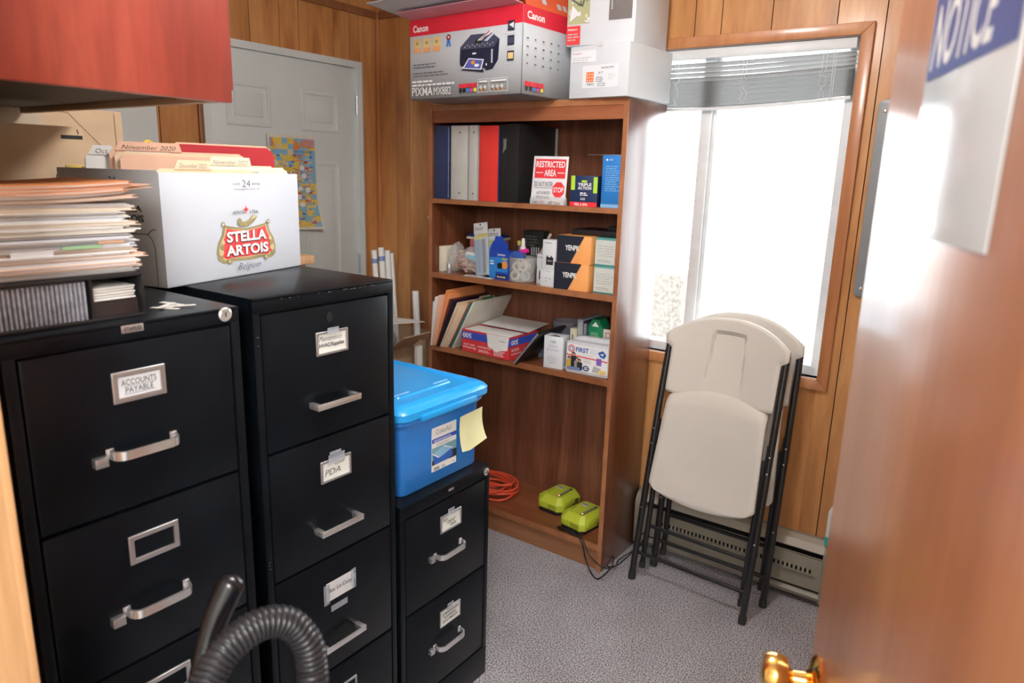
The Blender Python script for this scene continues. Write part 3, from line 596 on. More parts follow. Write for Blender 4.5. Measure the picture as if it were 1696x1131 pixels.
# ---------------------------------------------------------------- second shelf
CREAM = mat('cream card', (.80, .76, .60), .7); PINKC = mat('dusty pink', (.62, .22, .27), .7)
carton('cream_box', 'narrow cream box at the left end of the second shelf', 'box', (.677, 1.515, s2), 0, .018, .10, .112, CREAM)
t = thing('sticky_pad_box', 'dusty pink box at the back of the second shelf under the pads', 'box', (.735, 1.66, s2), 0); MB().box((0, 0, 0), (.145, .10, .140), PINKC, .002).build('carton_body', t)
t = thing('cream_pad', 'cream pad lying on the pink box', 'notepad', (.722, 1.652, s2 + .1402), 0); MB().box((0, 0, 0), (.165, .11, .010), CREAM, .001).build('pad', t)
t = thing('navy_pad', 'navy blue ink pad on the cream pad', 'ink pad', (.727, 1.655, s2 + .1504), 0); MB().box((0, 0, 0), (.155, .10, .014), mat('navy blue pad', (.01, .04, .18), .5), .002).build('pad', t)
t = thing('white_eraser', 'small white eraser lying on the navy pad', 'eraser', (.80, 1.66, s2 + .1646), 0); MB().box((0, 0, 0), (.055, .03, .016), WHITEP, .005).build('eraser_body', t)
def blob_bag(name, label, loc, w, d, h, seed, top=.35):
    t = thing(name, label, 'bag', loc); bm = bmesh.new(); bmesh.ops.create_icosphere(bm, subdivisions=4, radius=1)
    for v in bm.verts:
        p = v.co.copy(); k = 1 - top * max(0, p.z); n_ = noise.noise(p * 2.1 + Vector((seed, 0, 0))) * .22 + noise.noise(p * 6 + Vector((0, seed, 0))) * .09
        v.co = Vector((w / 2 + p.x * w / 2 * k * (1 + n_), d / 2 + p.y * d / 2 * k * (1 + n_), max(.0005, h / 2 + p.z * h / 2 * (1 + n_ * .5))))
    MB().bm(bm, FILM, None, True).build('bag_film', t); return t
TANS = [mat('tan rubber', (.62, .34, .22), .6), mat('light tan', (.74, .48, .34), .6), mat('rose tan', (.58, .24, .18), .6)]
t = blob_bag('plastic_bag', 'bulging clear plastic bag of tan bandages on the second shelf', (.762, 1.515, s2 + .0005), .125, .085, .118, 3)
g_ = random.Random(11)
for i in range(34):
    M = Matrix.Translation((.028 + g_.random() * .072, .022 + g_.random() * .045, .012 + .052 * g_.random())) @ Matrix.Rotation(g_.uniform(-.8, .8), 4, 'Y') @ Matrix.Rotation(g_.uniform(-.8, .8), 4, 'Z')
    MB().box((-.017, -.006, -.003), (.017, .006, .003), TANS[i % 3], .0025, M).build('bandage', t)
MB().box((.035, .020, .070), (.100, .05, .104), PAPER, .008, Matrix.Rotation(.12, 4, 'Y')).build('white_pack', t)
MB().box((.058, .012, .066), (.108, .03, .084), mat('light blue pack', (.13, .55, .75), .5), .004).build('blue_pack', t)
t = blob_bag('plastic_bag', 'clear plastic bag with yellow and red bits behind the bandage bag', (.698, 1.525, s2 + .0005), .075, .095, .130, 8, .2)
for i in range(14):
    M = Matrix.Translation((.020 + g_.random() * .035, .025 + g_.random() * .045, .014 + .085 * g_.random())) @ Matrix.Rotation(g_.uniform(-1, 1), 4, 'Y')
    MB().box((-.012, -.006, -.005), (.012, .006, .005), (mat('dull yellow', (.62, .5, .2), .6), TANS[2], mat('maroon bits', (.35, .05, .05), .5))[i % 3], .002, M).build('oddment', t)
t = thing('glass_vial', 'small silver capped vial in front of the bags', 'vial', (.752, 1.496, s2)); MB().lathe([(.010, 0), (.011, .002), (.011, .036), (.009, .040), (.009, .046), (.0005, .047)], mat('cloudy silver plastic', (.5, .5, .52), .2, .4), 18, Matrix.Translation((0, 0, .0002))).build('vial_body', t)
HANG = mat('grey header card', (.60, .60, .60), .6); YEL = mat('olive yellow print', (.52, .45, .07), .6)
def blister(label, loc, lean, w, h, inner, tint, seed):
    t = thing('blister_pack', label, 'packet', loc, 0, None); U = Vector((1, 0, 0)); V = Vector((math.sin(lean[0]), math.sin(lean[1]), 1)).normalized(); U = (U - V * U.dot(V)).normalized(); F = frame((0, 0, .0006), U, V)
    MB().box((0, 0, 0), (w, h, .003), tint, .001, F).build('backing_card', t)
    q = Print(F @ Matrix.Translation((0, 0, .003))); q.rect(0, h - .045, w, h, HANG).lines(.006, h - .03, w - .012, .014, 2, GREYINK, seed, .5).poly([(0, h - .075), (w, h - .06), (w, h - .045), (0, h - .052)], YEL).disc(w / 2, h - .008, .004, INK); q.build('print', t)
    for k, mm in enumerate(inner): MB().box((.008 + k * (w - .016) / len(inner), .008, .003), (.006 + (k + .8) * (w - .016) / len(inner), h - .07, .011), mm, .003, F).build('pen', t)
    MB().box((.003, .004, .003), (w - .003, h - .055, .0125), FILM, .004, F).build('blister', t)
PENB = mat('steel blue pen', (.16, .33, .52), .35); PEND = mat('dark pen', (.05, .06, .08), .35); PENO = mat('orange pen', (.85, .32, .05), .5); PALEB = mat('pale blue card', (.45, .55, .66), .6)
blister('tall blister packet of pens with a grey and yellow header, on the second shelf', (.885, 1.522, s2), (-.16, .1), .072, .222, [PENB, PENB, PEND], PALEB, 3)
blister('second blister packet of pens, half behind the blue ink box', (.925, 1.56, s2), (-.12, .1), .065, .200, [PENB, PEND], PALEB, 5)
blister('narrow packet with an orange top left of the pen packets', (.862, 1.575, s2), (-.14, .05), .03, .150, [PENO], PALEB, 6)
t = carton('black_pack', 'black packet at the back behind the blue ink box', 'packet', (1.00, 1.70, s2), 0, .105, .05, .195, mat('black card', (.02, .022, .02), .5)); q = Print(FR()); q.lines(.012, .13, .075, .05, 4, mat('dull grey print', (.12, .14, .12), .6), 4)
for k in range(4): q.rect(.045 + .012 * k, .09, .050 + .012 * k, .125, HANG)
q.build('print', t)
INKB = mat('royal blue carton', (.012, .06, .42), .4); INKL = mat('bright blue print', (.03, .22, .62), .4)
t = thing('ink_box', 'royal blue ink cartridge box with an orange circle on the second shelf', 'box', (.958, 1.515, s2), R(-3)); IW, ID, IH = .100, .06, .118
MB().box((0, 0, 0), (IW, ID, IH), INKB, .001).build('carton_body', t)
MB().prism([(.0, IH), (IW, IH), (IW - .006, IH + .03), (.072, IH + .048), (.063, IH + .060), (.030, IH + .060), (.024, IH + .042), (.008, IH + .025)], -.0025, 0, INKB, frame((0, .002, 0), (1, 0, 0), (0, 0, 1))).build('hang_tab', t)
q = Print(FR()); q.rect(.001, .004, .036, .090, INKL).rect(.036, .030, IW, .092, INKL).text('brother', .046, .098, .040, .010, WHITEINK, .02).disc(.084, .062, .016, PENO).poly([(.045, .045), (.070, .045), (.072, .066), (.060, .070), (.044, .066)], BLKP).rect(.040, .004, .098, .020, BLKP).text('Innobella', .044, .007, .046, .008, WHITEINK, .02, .2).lines(.006, .060, .025, .022, 2, WHITEINK, 3).rect(.07, .083, .098, .090, YEL); q.build('lettering', t)
for lab, x, y, rz, w, dd in (('white card lying at the edge of the second shelf', .846, 1.478, .25, .085, .045), ('creased white slip lying beside the white card', .915, 1.480, -.12, .08, .028)):
    z_ = .0003 if lab[0] == 'w' else .002
    t = thing('paper_card', lab, 'card', (x, y, s2 + z_), rz); MB().box((0, 0, 0), (w, dd, .0012), PAPER, .0003).build('card', t); q = Print(TP(.0012)); q.lines(.012, .010, w - .03, dd * .5, 2, GREYINK, 3, .4); q.build('print', t)
# clear tub of tape rolls with pens in it
t = thing('clear_tub', 'round clear plastic tub filled with tape rolls on the second shelf', 'tub', (1.108, 1.545, s2)); MB().lathe([(.054, 0.0003), (.056, .003), (.058, .100), (.0565, .100), (.0545, .004), (.0005, .003)], mat('frosted clear plastic', (.72, .72, .68), .3, alpha=.3), 36).build('tub_wall', t)
ROLL = mat('matte tape roll', (.72, .70, .60), .6)
for i, (x, y, z, a) in enumerate(((-.020, -.020, .022, .3), (.022, -.012, .024, 1.3), (-.004, .022, .025, 2.2), (-.018, -.014, .058, .9), (.020, -.020, .062, .2), (.01, .02, .063, 1.9), (-.02, .016, .075, 1.2))):
    M = Matrix.Translation((x, y, z)) @ Matrix.Rotation(a, 4, 'Z') @ Matrix.Rotation(R(70), 4, 'X')
    MB().lathe([(.012, -.008), (.021, -.008), (.021, .008), (.012, .008), (.012, -.008)], ROLL if i != 1 else mat('blue white roll', (.45, .6, .7), .5), 20, M, False).build('tape_roll', t)
PB = mat('pale pink bottle', (.75, .55, .58), .35); MAG = mat('magenta plastic', (.72, .03, .30), .4); BLC = mat('blue grip plastic', (.04, .10, .38), .4)
t = thing('spray_bottle', 'small pink bottle with a white cap standing in the tub', 'bottle', (1.108, 1.545, s2 + .100)); MB().lathe([(.013, 0), (.0135, .03), (.012, .040), (.008, .046)], PB, 18).build('bottle_body', t); MB().lathe([(.0085, .046), (.0085, .062), (.006, .075), (.0005, .076)], WHITEP, 16).build('cap', t)
t = thing('magenta_highlighter', 'magenta highlighter lying across the tub', 'pen', (1.09, 1.527, s2 + .112)); MB().tube([(0, 0, 0), (.028, 0, .010), (.055, 0, .018)], [.008, .011, .008], MAG, 14).build('pen_body', t)
t = thing('blue_tape_dispenser', 'blue rounded tape dispenser lying on the tub', 'tape dispenser', (1.095, 1.512, s2 + .0935)); MB().prism([(-.03, .0), (.04, .0), (.045, .012), (.030, .028), (0, .033), (-.024, .018)], -.012, .012, BLC, frame((0, 0, 0), (1, 0, 0), (0, 0, 1)), r=.004).build('dispenser_body', t)
t = thing('grey_stirrer', 'grey ruler sticking up out of the tub to the right', 'ruler', (1.128, 1.57, s2 + .02)); MB().box((-.006, -.001, 0), (.006, .001, .205), mat('grey brown plastic', (.38, .32, .28), .4), .0005, Matrix.Rotation(R(28), 4, 'Y')).build('ruler_body', t)
t = thing('marker_pen', 'dark marker with yellow end behind the tub', 'pen', (1.060, 1.60, s2 + .04)); MB().tube([(0, 0, 0), (-.01, 0, .10)], .009, PEND, 12).build('pen_barrel', t); MB().tube([(-.01, 0, .10), (-.012, 0, .118)], .008, YEL, 12).build('pen_cap', t)
def wbox(label, x, y, z, w, d, h, rot=0, sq=0):
    t = carton('white_box', label, 'box', (x, y, z), rot, w, d, h, CARDW); q = Print(FR()); q.text('Reader', w * .15, h * .88, w * .6, h * .05, GREYINK)
    if sq: q.poly([(w * .3, h * .16), (w * .85, h * .16), (w * .85, h * .42), (w * .75, h * .42), (w * .75, h * .47), (w * .65, h * .47), (w * .65, h * .42), (w * .45, h * .42), (w * .45, h * .47), (w * .35, h * .47), (w * .35, h * .42), (w * .3, h * .42)], INK).text('Battery', w * .42, h * .27, w * .33, h * .05, WHITEINK, .02)
    else: q.rect(w * .35, h * .45, w * .42, h * .5, GREYINK).rect(w * .6, h * .45, w * .67, h * .5, GREYINK).rect(w * .38, h * .3, w * .42, h * .36, GREYINK)
    q.build('print', t)
wbox('medium white box standing left of the two stacked white boxes', 1.188, 1.530, s2, .052, .055, .120, R(-12), 1)
wbox('low white box at the bottom of the white stack beside the black and orange boxes', 1.232, 1.490, s2, .072, .055, .068, 0)
wbox('tall white box with a black battery picture on top of the low white box', 1.240, 1.490, s2 + .0682, .060, .05, .116, 0, 1)
OR = mat('apricot orange print', (.92, .40, .13), .5); BK2 = mat('blue black print', (.015, .02, .035), .5)
for k, (lab, x, w) in enumerate((('lower of the two black and orange YENPK boxes', 1.306, .150), ('upper of the two black and orange YENPK boxes', 1.312, .148))):
    t = carton('cable_box', lab, 'box', (x, 1.476 + .004 * k, s2 + .1042 * k), R(1.5), w, .09, .104, OR, 'black and orange YENPK boxes')
    q = Print(FR()); q.poly([(0, 0), (w * .42, 0), (w * .80, .104), (0, .104)], BK2).text('YENPK', w * .25, .048, w * .42, .020, WHITEINK, .03); q.build('lettering', t)
TEAL = mat('teal carton edge', (.10, .34, .31), .5)
for k, lab in enumerate(('lower white box with teal edges at the right end of the second shelf', 'upper white box with teal edges at the right end of the second shelf')):
    t = carton('teal_edged_box', lab, 'box', (1.470, 1.497, s2 + .1042 * k), 0, .095, .10, .103, TEAL, 'white boxes with teal edges')
    q = Print(FR()); q.rect(.002, .006, .094, .096, mat('dull white label', (.62, .64, .60), .6)).lines(.012, .036, .07, .045, 5, mat('light grey ink', (.42, .43, .43), .6), 4 + k, .35).lines(.012, .014, .07, .012, 2, GREYINK, 7, .3); q.build('print', t)
t = carton('black_case', 'flat black case lying on top of the teal edged boxes', 'case', (1.34, 1.535, s2 + .2085), 0, .21, .16, .022, BLKP, r=.004)
t = carton('black_case', 'small black block on the flat black case', 'case', (1.49, 1.55, s2 + .2307), 0, .045, .04, .018, BLKP, r=.003)

# ---------------------------------------------------------------- third shelf: leaning files
fold_cols = [('white printed magazine', PAPER, .0035), ('white printed form', PAPER, .003), ('pink manila folder', MANILA2, .006), ('orange folder', ORANGEC, .006), ('orange envelope', ORANGEC, .008), ('red brown clipboard', mat('red brown board', (.16, .04, .03), .4), .004),
             ('black presentation folder', mat('dark violet black', (.02, .015, .035), .3), .007), ('manila folder', MANILA, .007), ('manila folder', MANILA, .008), ('manila folder', MANILA, .008), ('manila folder', MANILA, .007), ('red folder', mat('clear red card', (.6, .08, .05), .5), .003),
             ('teal folder', mat('teal card', (.04, .20, .24), .5), .004), ('green folder', mat('green card', (.05, .25, .08), .5), .003), ('white folder', PAPER, .004), ('cream folder', mat('cream white card', (.66, .62, .54), .6), .003)]
x = .675; place = ['leftmost on the third shelf, sticking out past the bookcase side', 'second from the left in the leaning files', 'in the left of the leaning files', 'bright, in the left of the leaning files', 'bulging, right of the bright orange folder', 'standing left of the black folder',
         'dark, leaning in the middle of the files', 'first manila, right of the black folder', 'second manila, right of the black folder', 'third manila, in the middle right', 'fourth manila, beside the red folder', 'thin, right of the manila folders', 'thin, right of the red folder', 'thin, showing a green edge at the top', 'white, next to last on the right', 'broad pale, the rightmost leaning over the envelope box']
for i, ((nm, m, th), pl) in enumerate(zip(fold_cols, place)):
    lean = R(4 + 24 * min(1, i / 8)); h = (.20, .225, .235, .262, .25, .235, .235, .232, .235, .235, .232, .245, .24, .25, .25, .25)[i]; d = (.25, .26, .27, .27, .26, .27, .27, .27, .27, .27, .27, .27, .26, .26, .26, .275)[i]
    y0 = (1.462, 1.455, 1.458, 1.478, 1.47, 1.460, 1.458, 1.468, 1.470, 1.472, 1.474, 1.478, 1.480, 1.482, 1.484, 1.487)[i]
    t = thing('file_folder', nm + ' ' + pl, 'folder', (x, y0, s3 + .0004 + math.sin(lean) * 0), 0, 'leaning files on the third shelf')
    M = Matrix.Rotation(lean, 4, 'Y')
    b = MB(); b.box((0, 0, 0), (th * .25, d, h), m, .0004, M).box((th * .72, 0, 0), (th * .95, d, h - .004), m, .0004, M)
    b.build('cover', t); MB().box((th * .27, .004, .002), (th * .7, d - .004, h - .010), PAPER if i not in (5, 6) else BLKP, 0, M).build('sheets', t)
    if i in (7, 8, 9, 10, 13): MB().box((0, .03 + .04 * (i % 4), h - .002), (th * .25, .11 + .04 * (i % 4), h + .010), m, 0, M).build('tab', t)
    if i in (1, 2):
        q = Print(M @ frame((0, d, 0), (0, -1, 0), (0, 0, 1))); q.lines(.02, .05, .2, .14, 8, GREYINK, 2); q.build('print', t)
    x += th / math.cos(lean) + .0016
# envelope box
RB = mat('red envelope carton', (.68, .045, .055), .45); BB = mat('blue band', (.04, .09, .50), .45)
ew, ed, eh = .262, .20, .098
t = thing('envelope_box', 'open red and blue box of 500 envelopes, standing upside down on the third shelf', 'box', (.848, 1.474, s3), R(-1.5))
b = MB()
for a, c in (((0, 0, 0), (ew, ed, .002)), ((0, 0, 0), (ew, .002, eh)), ((0, ed - .002, 0), (ew, ed, eh)), ((0, 0, 0), (.002, ed, eh)), ((ew - .002, 0, 0), (ew, ed, eh))): b.box(a, c, RB)
b.build('carton_body', t)
q = Print(FR()); q.rect(0, .058, ew, .090, BB).text('500', .006, .063, .048, .021, WHITEINK, .02, rot=180)
q.poly([(.138, .098), (.258, .098), (.250, .040), (.205, .032), (.196, .026), (.182, .026), (.172, .034), (.146, .042)], PAPER).rect(.205, .074, .238, .076, GREYINK)
q.text('Envelopes', .006, .016, .072, .011, WHITEINK, .01, rot=180).text('500 #10', .012, .030, .062, .009, WHITEINK, .0, rot=180).text('Envelopes', .090, .028, .070, .011, WHITEINK, .01, rot=180).lines(.096, .012, .066, .012, 2, WHITEINK, 4).lines(.178, .010, .07, .024, 4, WHITEINK, 5)
q.build('lettering', t)
q = Print(RT(ew)); q.rect(0, .058, ed, .090, BB).text('500', .008, .063, .048, .021, WHITEINK, .02, rot=180).text('Envelopes', .01, .018, .07, .011, WHITEINK, .01, rot=180).lines(.01, .036, .06, .014, 2, WHITEINK, 5).text('Envelopes', .10, .030, .07, .011, WHITEINK, .01, rot=180).lines(.10, .012, .07, .012, 2, WHITEINK, 6); q.build('lettering', t)
MB().box((.0, .13, 0), (ew, .285, .0012), PAPER, 0, Matrix.Translation((.0, 0, eh - .012)) @ Matrix.Rotation(R(6), 4, 'X')).build('lid_flap', t)
for k in range(9):
    t2 = thing('white_envelope', 'white envelope lying in the open red envelope box', 'envelope', (.852 + .002 * (k % 3), 1.482 + .001 * (k % 4), s3 + .0722 + .0030 * k), R(-1.5 + (k % 3) * .6), 'envelopes in the open box')
    MB().box((.0, 0, 0), (.245 - .002 * (k % 2), .10, .0022), PAPER, .0008).build('envelope', t2)
t = carton('paper_block', 'block of paper filling the envelope box under the loose envelopes', 'paper', (.853, 1.480, s3 + .0024), R(-1.5), .248, .18, .0695, PAPER)
t = thing('tablet_case', 'black and silver flat case leaning on the envelope box', 'case', (1.140, 1.447, s3 + .0006), R(0)); M = frame((0, 0, 0), (0, 1, 0), (.62, .0, .78))
MB().box((.0, 0, 0), (.22, .188, .013), BLKP, .003, M).build('case_body', t); MB().box((-.0012, .003, .003), (.0006, .185, .010), mat('silver rim', (.55, .56, .62), .3, .6), 0, M).build('rim', t)
t = thing('pencil_cup', 'clear smoky plastic pencil cup at the back of the third shelf', 'cup', (1.235, 1.70, s3)); SMK = mat('smoky clear plastic', (.28, .30, .36), .15, alpha=.4)
MB().lathe([(.048, .0003), (.050, .003), (.056, .155), (.0545, .155), (.0485, .004), (.0005, .003)], SMK, 32).build('cup_wall', t)
t = thing('clear_desk_tray', 'low clear plastic tray behind the black tablet case', 'tray', (1.165, 1.60, s3)); b = MB()
for a, c in (((0, 0, .0003), (.13, .06, .002)), ((0, 0, 0.0003), (.13, .0015, .075)), ((0, .0585, 0.0003), (.13, .06, .075)), ((0, 0, 0.0003), (.0015, .06, .075)), ((.1285, 0, 0.0003), (.13, .06, .075))): b.box(a, c, SMK)
b.build('tray_wall', t)
t = carton('blue_pack', 'dark blue packet with an orange patch behind the white envelope carton', 'packet', (1.235, 1.535, s3), 0, .030, .05, .062, mat('deep blue packet', (.02, .03, .22), .4)); q = Print(FR()); q.disc(.016, .036, .012, PENO, 14); q.build('print', t)
t = carton('cream_notepad', 'cream and yellow notepad left of the spiral notebooks', 'notepad', (1.306, 1.62, s3), 0, .038, .10, .145, CREAM); q = Print(FR()); q.rect(.026, 0, .038, .145, mat('soft yellow', (.78, .72, .35), .6)).rect(.010, .02, .016, .12, GREYINK); q.build('print', t)
for k, (x, w, lab, m_) in enumerate(((1.346, .026, 'left spiral notebook with white coil on the third shelf', mat('silver grey cover', (.35, .38, .42), .4)), (1.374, .034, 'right spiral notebook with dark navy cover on the third shelf', mat('night blue cover', (.02, .03, .06), .4)))):
    t = thing('spiral_notebook', lab, 'notebook', (x, 1.60, s3), 0, None); MB().box((0, .006, 0.0003), (w, .17, .190 - k * .004), m_, .001).build('cover', t)
    b = MB()
    for i in range(22): b.lathe([(.0030, 0), (.0075, .001), (.0075, .0026), (.0030, .0036)], WHITEP, 10, Matrix.Translation((.011, .006, .012 + i * .0076)))
    b.build('wire_coil', t)
GRN = mat('office green carton', (.01, .22, .09), .5)
t = carton('green_box', 'green box with a white triangle and cream badge on the third shelf', 'box', (1.410, 1.585, s3), 0, .066, .10, .172, GRN)
MB().prism([(0, .172), (.066, .172), (.046, .205), (.016, .205)], -.06, 0, GRN, FR()).build('gable_top', t)
q = Print(FR()); q.poly([(.016, .176), (.048, .176), (.032, .196)], WHITEINK).lines(.012, .135, .042, .020, 3, mat('pale green ink', (.4, .62, .42), .6), 4).rect(.018, .072, .048, .128, CREAM).rect(.012, .088, .054, .110, CREAM).rect(.024, .093, .042, .103, mat('olive ink', (.35, .36, .12), .6)).rect(.018, .04, .03, .06, WHITEINK).rect(.034, .04, .046, .06, WHITEINK); q.build('lettering', t)
OFFB = mat('beige software carton', (.66, .63, .55), .5)
for k, (x, tx, lab) in enumerate(((1.478, 'FrontPage', 'beige box lettered FrontPage next to the green box'), (1.5225, 'Office', 'beige box lettered Office at the right end of the third shelf'))):
    t = carton('software_box', lab, 'box', (x, 1.585, s3), 0, .0435, .13, .172, OFFB, None)
    q = Print(FR()); q.text(tx, .014, .030 if k == 0 else .055, .016, .075 if k == 0 else .055, mat('purple grey ink', (.12, .09, .14), .6), .0, rot=-90); q.line([(.012, .140), (.03, .140), (.03, .158), (.012, .158), (.012, .140)], .003, mat('plum ink', (.35, .12, .18), .6)); q.build('lettering', t)
    MB().prism([(.003, .172), (.0405, .172), (.0405, .176)], -.12, 0, mat('dark box flap', (.08, .08, .09), .5), FR()).build('box_flap', t)
t = carton('envelope_carton', 'white carton of 100 CD DVD envelopes at the front of the third shelf', 'box', (1.268, 1.483, s3), R(7), .084, .060, .132, CARDW)
GI = mat('grey green ink', (.20, .32, .32), .6)
q = Print(FR()); q.text('100', .028, .103, .024, .013, GI, .02).text('CD/DVD', .020, .086, .040, .011, mat('lilac ink', (.35, .33, .5), .6), .005).text('Envelopes', .014, .070, .052, .011, mat('lilac ink', (.35, .33, .5), .6), .0).lines(.016, .030, .05, .024, 4, mat('light grey ink', (.42, .43, .43), .6), 4, .3).text('Staples', .026, .020, .026, .006, GREYINK); q.build('lettering', t)
q = Print(RT(.084)); q.lines(.012, .012, .036, .105, 12, GREYINK, 9, .4); q.build('print', t)
q = Print(TP(.132)); q.poly([(.02, .0), (.07, .0), (.06, .02), (.035, .028)], GREYINK); q.build('cut_flap', t)
fw, fh = .186, .128
t = thing('first_aid_kit', 'white plastic first aid kit at the front right of the third shelf', 'first aid kit', (1.3715, 1.484, s3), R(2.5))
MB().prism(rrect(fw, fh, .010), -.034, 0, mat('grey white case', (.62, .64, .67), .35), frame((0, 0, 0.0003), (1, 0, 0), (0, 0, 1)), r=.003).build('case_body', t)
MB().prism([(.014, fh - .006), (fw, fh - .008), (fw, fh + .016), (.05, fh + .017), (.024, fh + .010)], -.06, -.035, mat('grey white case', (.62, .64, .67), .35), frame((0, 0, 0.0003), (1, 0, 0), (0, 0, 1)), r=.003).build('lid', t)
q = Print(frame((0, 0, 0), (1, 0, 0), (0, 0, 1))); FB = mat('first aid blue', (.02, .10, .42), .5)
q.rect(.006, .012, fw - .004, fh - .010, WHITEINK).disc(.024, fh - .030, .016, REDINK).disc(.024, fh - .030, .0125, WHITEINK).disc(.024, fh - .030, .010, FB).rect(.016, fh - .0325, .032, fh - .0275, WHITEINK).rect(.0215, fh - .038, .0265, fh - .022, WHITEINK)
q.text('FIRST', .044, fh - .040, .056, .019, FB, .03).text('AID', .106, fh - .040, .034, .019, mat('pale blue grey ink', (.70, .76, .84), .5), .03).lines(.046, fh - .048, .075, .004, 1, mat('pale blue grey ink', (.70, .76, .84), .5), 2)
q.poly([(.004, fh - .052), (fw - .004, fh - .060), (fw - .004, fh - .064), (.004, fh - .057)], REDINK).poly([(.140, fh - .030), (.160, fh - .020), (.176, fh - .034), (.168, fh - .050), (.150, fh - .046)], FB).poly([(.150, fh - .034), (.166, fh - .030), (.160, fh - .042)], WHITEINK)
SK = mat('skin tone print', (.6, .34, .22), .6)
for px_, hz, cl, hr in ((.016, .060, mat('ochre print', (.62, .38, .06), .6), .007), (.036, .078, INK, .0075), (.052, .060, mat('grey check print', (.3, .3, .32), .6), .007), (.064, .056, INK, .006)):
    q.poly([(px_ - .011, .016), (px_ + .011, .016), (px_ + .012, hz - .010), (px_, hz - .004), (px_ - .012, hz - .010)], cl).disc(px_, hz, hr * 1.1, mat('hair print', (.06, .035, .02), .7), 14).disc(px_, hz - .003, hr * .75, SK, 14)
q.poly([(.008, .014), (.068, .014), (.066, .026), (.010, .026)], mat('denim print', (.15, .22, .42), .6)).disc(.092, .028, .014, mat('navy seal', (.02, .05, .2), .5), 18, .011).disc(.092, .028, .009, WHITEINK, 16, .006).rect(.076, .027, .108, .030, mat('navy seal', (.02, .05, .2), .5))
q.lines(.082, .050, .04, .018, 3, mat('light grey ink', (.42, .43, .43), .6), 4, .3).rect(.136, .048, .158, .076, mat('violet print', (.22, .12, .5), .6)).poly([(.118, .018), (.146, .020), (.158, .036), (.126, .044)], mat('light grey ink', (.42, .43, .43), .6)).text('100', .146, .014, .032, .018, mat('gold ink', (.85, .55, .06), .5), .04); q.build('lettering', t)

# ---------------------------------------------------------------- bottom of the bookcase
CORD = mat('orange rubber cord', (.80, .10, .045), .4)
t = thing('extension_cord', 'coiled orange extension cord on the bookcase floor', 'cord', (.925, 1.60, s0))
g_ = random.Random(4); pts = []
for i in range(9 * 28):
    a = 2 * math.pi * i / 28; k = i / 28; w1 = .115 + .022 * math.sin(k * 2.4); w2 = .085 + .018 * math.cos(k * 1.9)
    pts.append((w1 * math.cos(a) + .018 * math.sin(k * 3.1), w2 * math.sin(a) + .014 * math.cos(k * 2.2), .0055 + .0068 * k + .010 * max(0, math.sin(a * 1 + k)) + .003 * math.sin(3 * a + k)))
MB().tube(pts, .0046, CORD, 8).build('cord_coil', t)
tag(t, t['label'], 'extension cord')
RYL = mat('lime green plastic', (.52, .60, .045), .42, 0, .05); RYD = mat('yellow tape measure plastic', (.4, .45, .05), .4)
t = thing('tape_measure', 'black and lime tool standing at the left of the orange cord', 'tool', (.80, 1.53, s0), R(20)); MB().prism(rrect(.07, .10, .022), -.05, 0, BLKP, frame((0, 0, .0005), (1, 0, 0), (0, 0, 1)), r=.004).build('tool_body', t)
q = MB().prism([(.030, .05), (.064, .052), (.066, .085), (.044, .092)], .0005, .003, RYD, FR(), r=.001).prism([(.040, .02), (.062, .022), (.060, .040), (.038, .036)], .0005, .003, RYD, FR(), r=.001).build('lime_grip', t)
